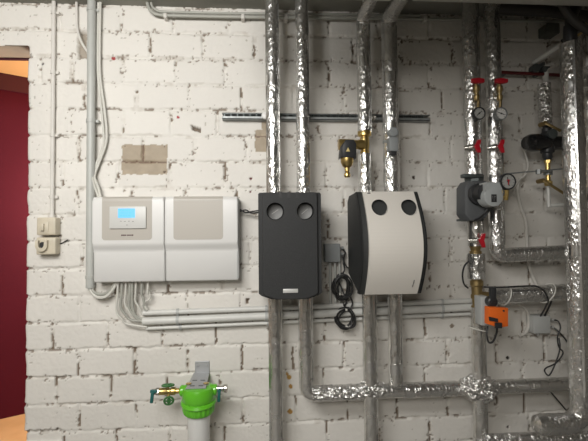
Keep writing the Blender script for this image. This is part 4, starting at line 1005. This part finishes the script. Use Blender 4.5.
bm = B(); tube(bm, spline(bkp, 6), .024, 16); o = build('black_pipe', bm, mat('black_pipe_lagging', (.035, .032, .028), .75, bump=.8, bscale=40)); tag(o, 'black lagged pipe running under the ceiling at the right', 'pipe')
bm = B(); tube(bm, spline([P(588, -14, .30), P(577, 4, .32), P(571, 18, .33), P(574, 34, .33)], 6), .025, 16); o = build('black_pipe', bm, M_DARKSH); tag(o, 'black pipe coming down from the ceiling onto the column top', 'pipe')
bm = B(); tube(bm, spline([P(556, -6, .39), P(571, 18, .40), P(590, 32, .41), P(606, 40, .42)], 6), .017, 16); o = build('black_pipe', bm, M_DARKSH); tag(o, 'black pipe slanting down to the right across the column top', 'pipe')
jb = jbox('dark grey box high on the wall under the black lagged pipe', 547, 22.5, 560, 33, .07, mat('dark_box', (.10, .105, .09), .6))

# ================================================================ GREEN WATER FILTER
DFt = .145
fc_ = P(198.7, 386, DFt); sf = S(198, 388, DFt)
wf = thing('water_filter', 'bright green water filter head with white bowl on a steel wall bracket', 'filter', (fc_.x, -DFt, .35))
R0 = 16.3*sf; zt_ = fc_.z
bm = B(); prf = [(0.0, R0*.80), (-.004, R0*.93), (-.018, R0*1.0), (-.055, R0*1.0), (-.060, R0*.96)]
lathe(bm, (fc_.x, -DFt, zt_), (0, 0, 1), prf[::1], 40)
for sx_ in (-1, 1):
    lathe(bm, (fc_.x+sx_*R0*.7, -DFt, zt_-.018), (sx_, 0, 0), [(0, .024), (R0*.35, .024), (R0*.42, .020)], 16)
build('filter_head', bm, M_GREEN, wf)
bm = B(); n_ = 64; rings = []
for h_, r_ in ((-.052, .93), (-.056, 1.03), (-.066, 1.08), (-.070, 1.03)):
    rings.append([bm.verts.new((fc_.x+R0*r_*math.cos(2*PI*i/n_), -DFt+R0*r_*math.sin(2*PI*i/n_), zt_+h_-.012*max(0, -math.sin(2*PI*i/n_)))) for i in range(n_)])
for a_, b_ in zip(rings, rings[1:]):
    for i in range(n_): bm.faces.new((a_[i], a_[(i+1) % n_], b_[(i+1) % n_], b_[i]))
build('collar', bm, M_GREEN, wf)
bm = B(); n_ = 80; rings = []
for h_, r_ in ((-.060, .98), (-.098, .97), (-.110, .93), (-.117, .84), (-.119, .6)):
    rings.append([bm.verts.new((fc_.x+R0*(r_-(.05 if i % 4 < 2 and r_ > .85 else 0))*math.cos(2*PI*i/n_), -DFt+R0*(r_-(.05 if i % 4 < 2 and r_ > .85 else 0))*math.sin(2*PI*i/n_), zt_+h_)) for i in range(n_)])
for a_, b_ in zip(rings, rings[1:]):
    for i in range(n_): bm.faces.new((a_[i], a_[(i+1) % n_], b_[(i+1) % n_], b_[i]))
bm.faces.new(rings[-1]); build('ring_nut', bm, M_GREEN, wf)
bm = B(); rb_ = 10.8*S(198, 425, DFt); lathe(bm, (fc_.x, -DFt, zt_-.12), (0, 0, -1), [(0, rb_*1.05), (.03, rb_*1.02), (.26, rb_*.96), (.29, rb_*.8), (.30, rb_*.3)], 36); build('filter_bowl', bm, M_SUMP, wf, 'white cylindrical bowl')
# bracket
ba_, bb2 = P(195, 361.3, 0.004), P(209.5, 373, 0.004)
bm = B(); box2(bm, (ba_.x, -.006, bb2.z), (bb2.x, .001, ba_.z), .002)
for zq_ in (.25,):
    for xq in (.2, .8): q = Vector((ba_.x+(bb2.x-ba_.x)*xq, -.006, ba_.z-(ba_.z-bb2.z)*.35)); cyl(bm, q, q+Vector((0, -.006, 0)), .005, seg=6)
A1, A2 = P(194.3, 372.5, .004), P(209.5, 372.5, .004); zpl = zt_+.009
B1, B2 = Vector((fc_.x-.050, -DFt-.040, zpl-.004)), Vector((fc_.x+.036, -DFt-.040, zpl-.004))
C1, C2 = Vector((A1.x-.004, -.05, A1.z-.008)), Vector((A2.x, -.05, A2.z-.008))
prism(bm, [A1, A2, A2+Vector((0, 0, -.003)), A1+Vector((0, 0, -.003))], (0, -.001, 0))
vs = [A1+Vector((0, -.002, 0)), A2+Vector((0, -.002, 0)), B2, B1]
prism(bm, vs, (0, 0, -.003)); build('steel_bracket', bm, mat('bracket_steel', (.42, .43, .44), .45, .35), wf, 'galvanised steel bracket', smooth=False)
bm = B()
def onpl(u, v): return (vs[0]*(1-u)+vs[1]*u)*(1-v)+(vs[3]*(1-u)+vs[2]*u)*v
for u in (.28, .72):
    for v_, sx2 in ((.52, .010), (.86, .010)):
        q = onpl(u, v_)+Vector((0, 0, .0006)); box(bm, q, (.020, .010, .0012))
build('bracket_slots', bm, M_DSTEEL, wf)
bm = B()
for u in (.04, .96): q = onpl(u, .74)+Vector((0, 0, 0.001)); lathe(bm, q, (0, 0, 1), [(0, .012), (.003, .012), (.0035, .008)], 16)
build('screw', bm, M_BRASS, wf)
zax = zt_-.018
vl = thing('shutoff_valve', 'brass shut-off valve with green wheels on the left of the filter', 'valve', (P(168, 389, DFt).x, -DFt, zax-.02))
def hx(px): return P(px, 389, DFt).x
bm = B(); lathe(bm, (hx(183), -DFt, zax), (-1, 0, 0), [(0, .016), (.012, .016), (.016, .011), (.03, .012), (.034, .017), (.050, .017), (.056, .012), (.068, .012), (.074, .015), (hx(183)-hx(159), .015)], 16); cyl(bm, (hx(168), -DFt, zax), (hx(168), -DFt, zax+.022), .006, seg=10); cyl(bm, (hx(169), -DFt, zax), (hx(169), -DFt-.012, zax-.026), .007, seg=10); build('body', bm, M_BRASS, vl)
bm = B(); lathe(bm, (hx(159.5), -DFt, zax), (-1, 0, 0), [(0, .017), (.014, .017), (.016, .013), (hx(159.5)-hx(152), .012)], 8); build('union_nut', bm, M_NICKEL, vl)
def wheel(par, c_, axis, R_, m):
    bm = B(); u, v = frame(Vector(axis)); tube(bm, [c_+(u*math.cos(2*PI*i/20)+v*math.sin(2*PI*i/20))*R_ for i in range(21)], .0045, 8, caps=False)
    for k in range(2): d_ = (u if k else v)*R_; cyl(bm, c_-d_, c_+d_, .004, seg=8)
    lathe(bm, c_-Vector(axis).normalized()*.006, axis, [(0, .009), (.012, .009)], 12); return build('hand_wheel', bm, m, par, 'green hand wheel')
wheel(vl, Vector((hx(168), -DFt, zax+.026)), (0, .15, 1), .024, M_GREEND)
wheel(vl, Vector((hx(169.5), -DFt-.014, zax-.036)), (.2, -.9, -.3), .019, M_GREEND)
bm = B(); q = Vector((hx(153), -DFt-.016, zax)); box(bm, q+Vector((0, 0, -.018)), (.014, .010, .050), Matrix.Rotation(.12, 3, 'Y'), .004); box(bm, q+Vector((.006, 0.004, .006)), (.03, .014, .014), None, .004); build('lever', bm, M_TEAL, vl, 'dark teal lever')
vr = thing('shutoff_valve', 'nickel shut-off valve with teal lever on the right of the filter', 'valve', (hx(220), -DFt, zax-.02))
bm = B(); lathe(bm, (hx(214), -DFt, zax+.004), (1, 0, 0), [(0, .012), (.012, .012), (.014, .017), (.024, .017), (.026, .012), (.040, .013), (.044, .018), (.056, .019), (.060, .014)], 16); build('body', bm, M_NICKEL, vr)
bm = B(); q = Vector((hx(219.5), -DFt-.018, zax)); box(bm, q+Vector((0, 0, -.020)), (.013, .009, .056), Matrix.Rotation(.05, 3, 'Y'), .004); cyl(bm, q+Vector((0, .016, .002)), q+Vector((0, -.004, .002)), .008, seg=10); build('lever', bm, M_TEAL, vr, 'dark teal lever')
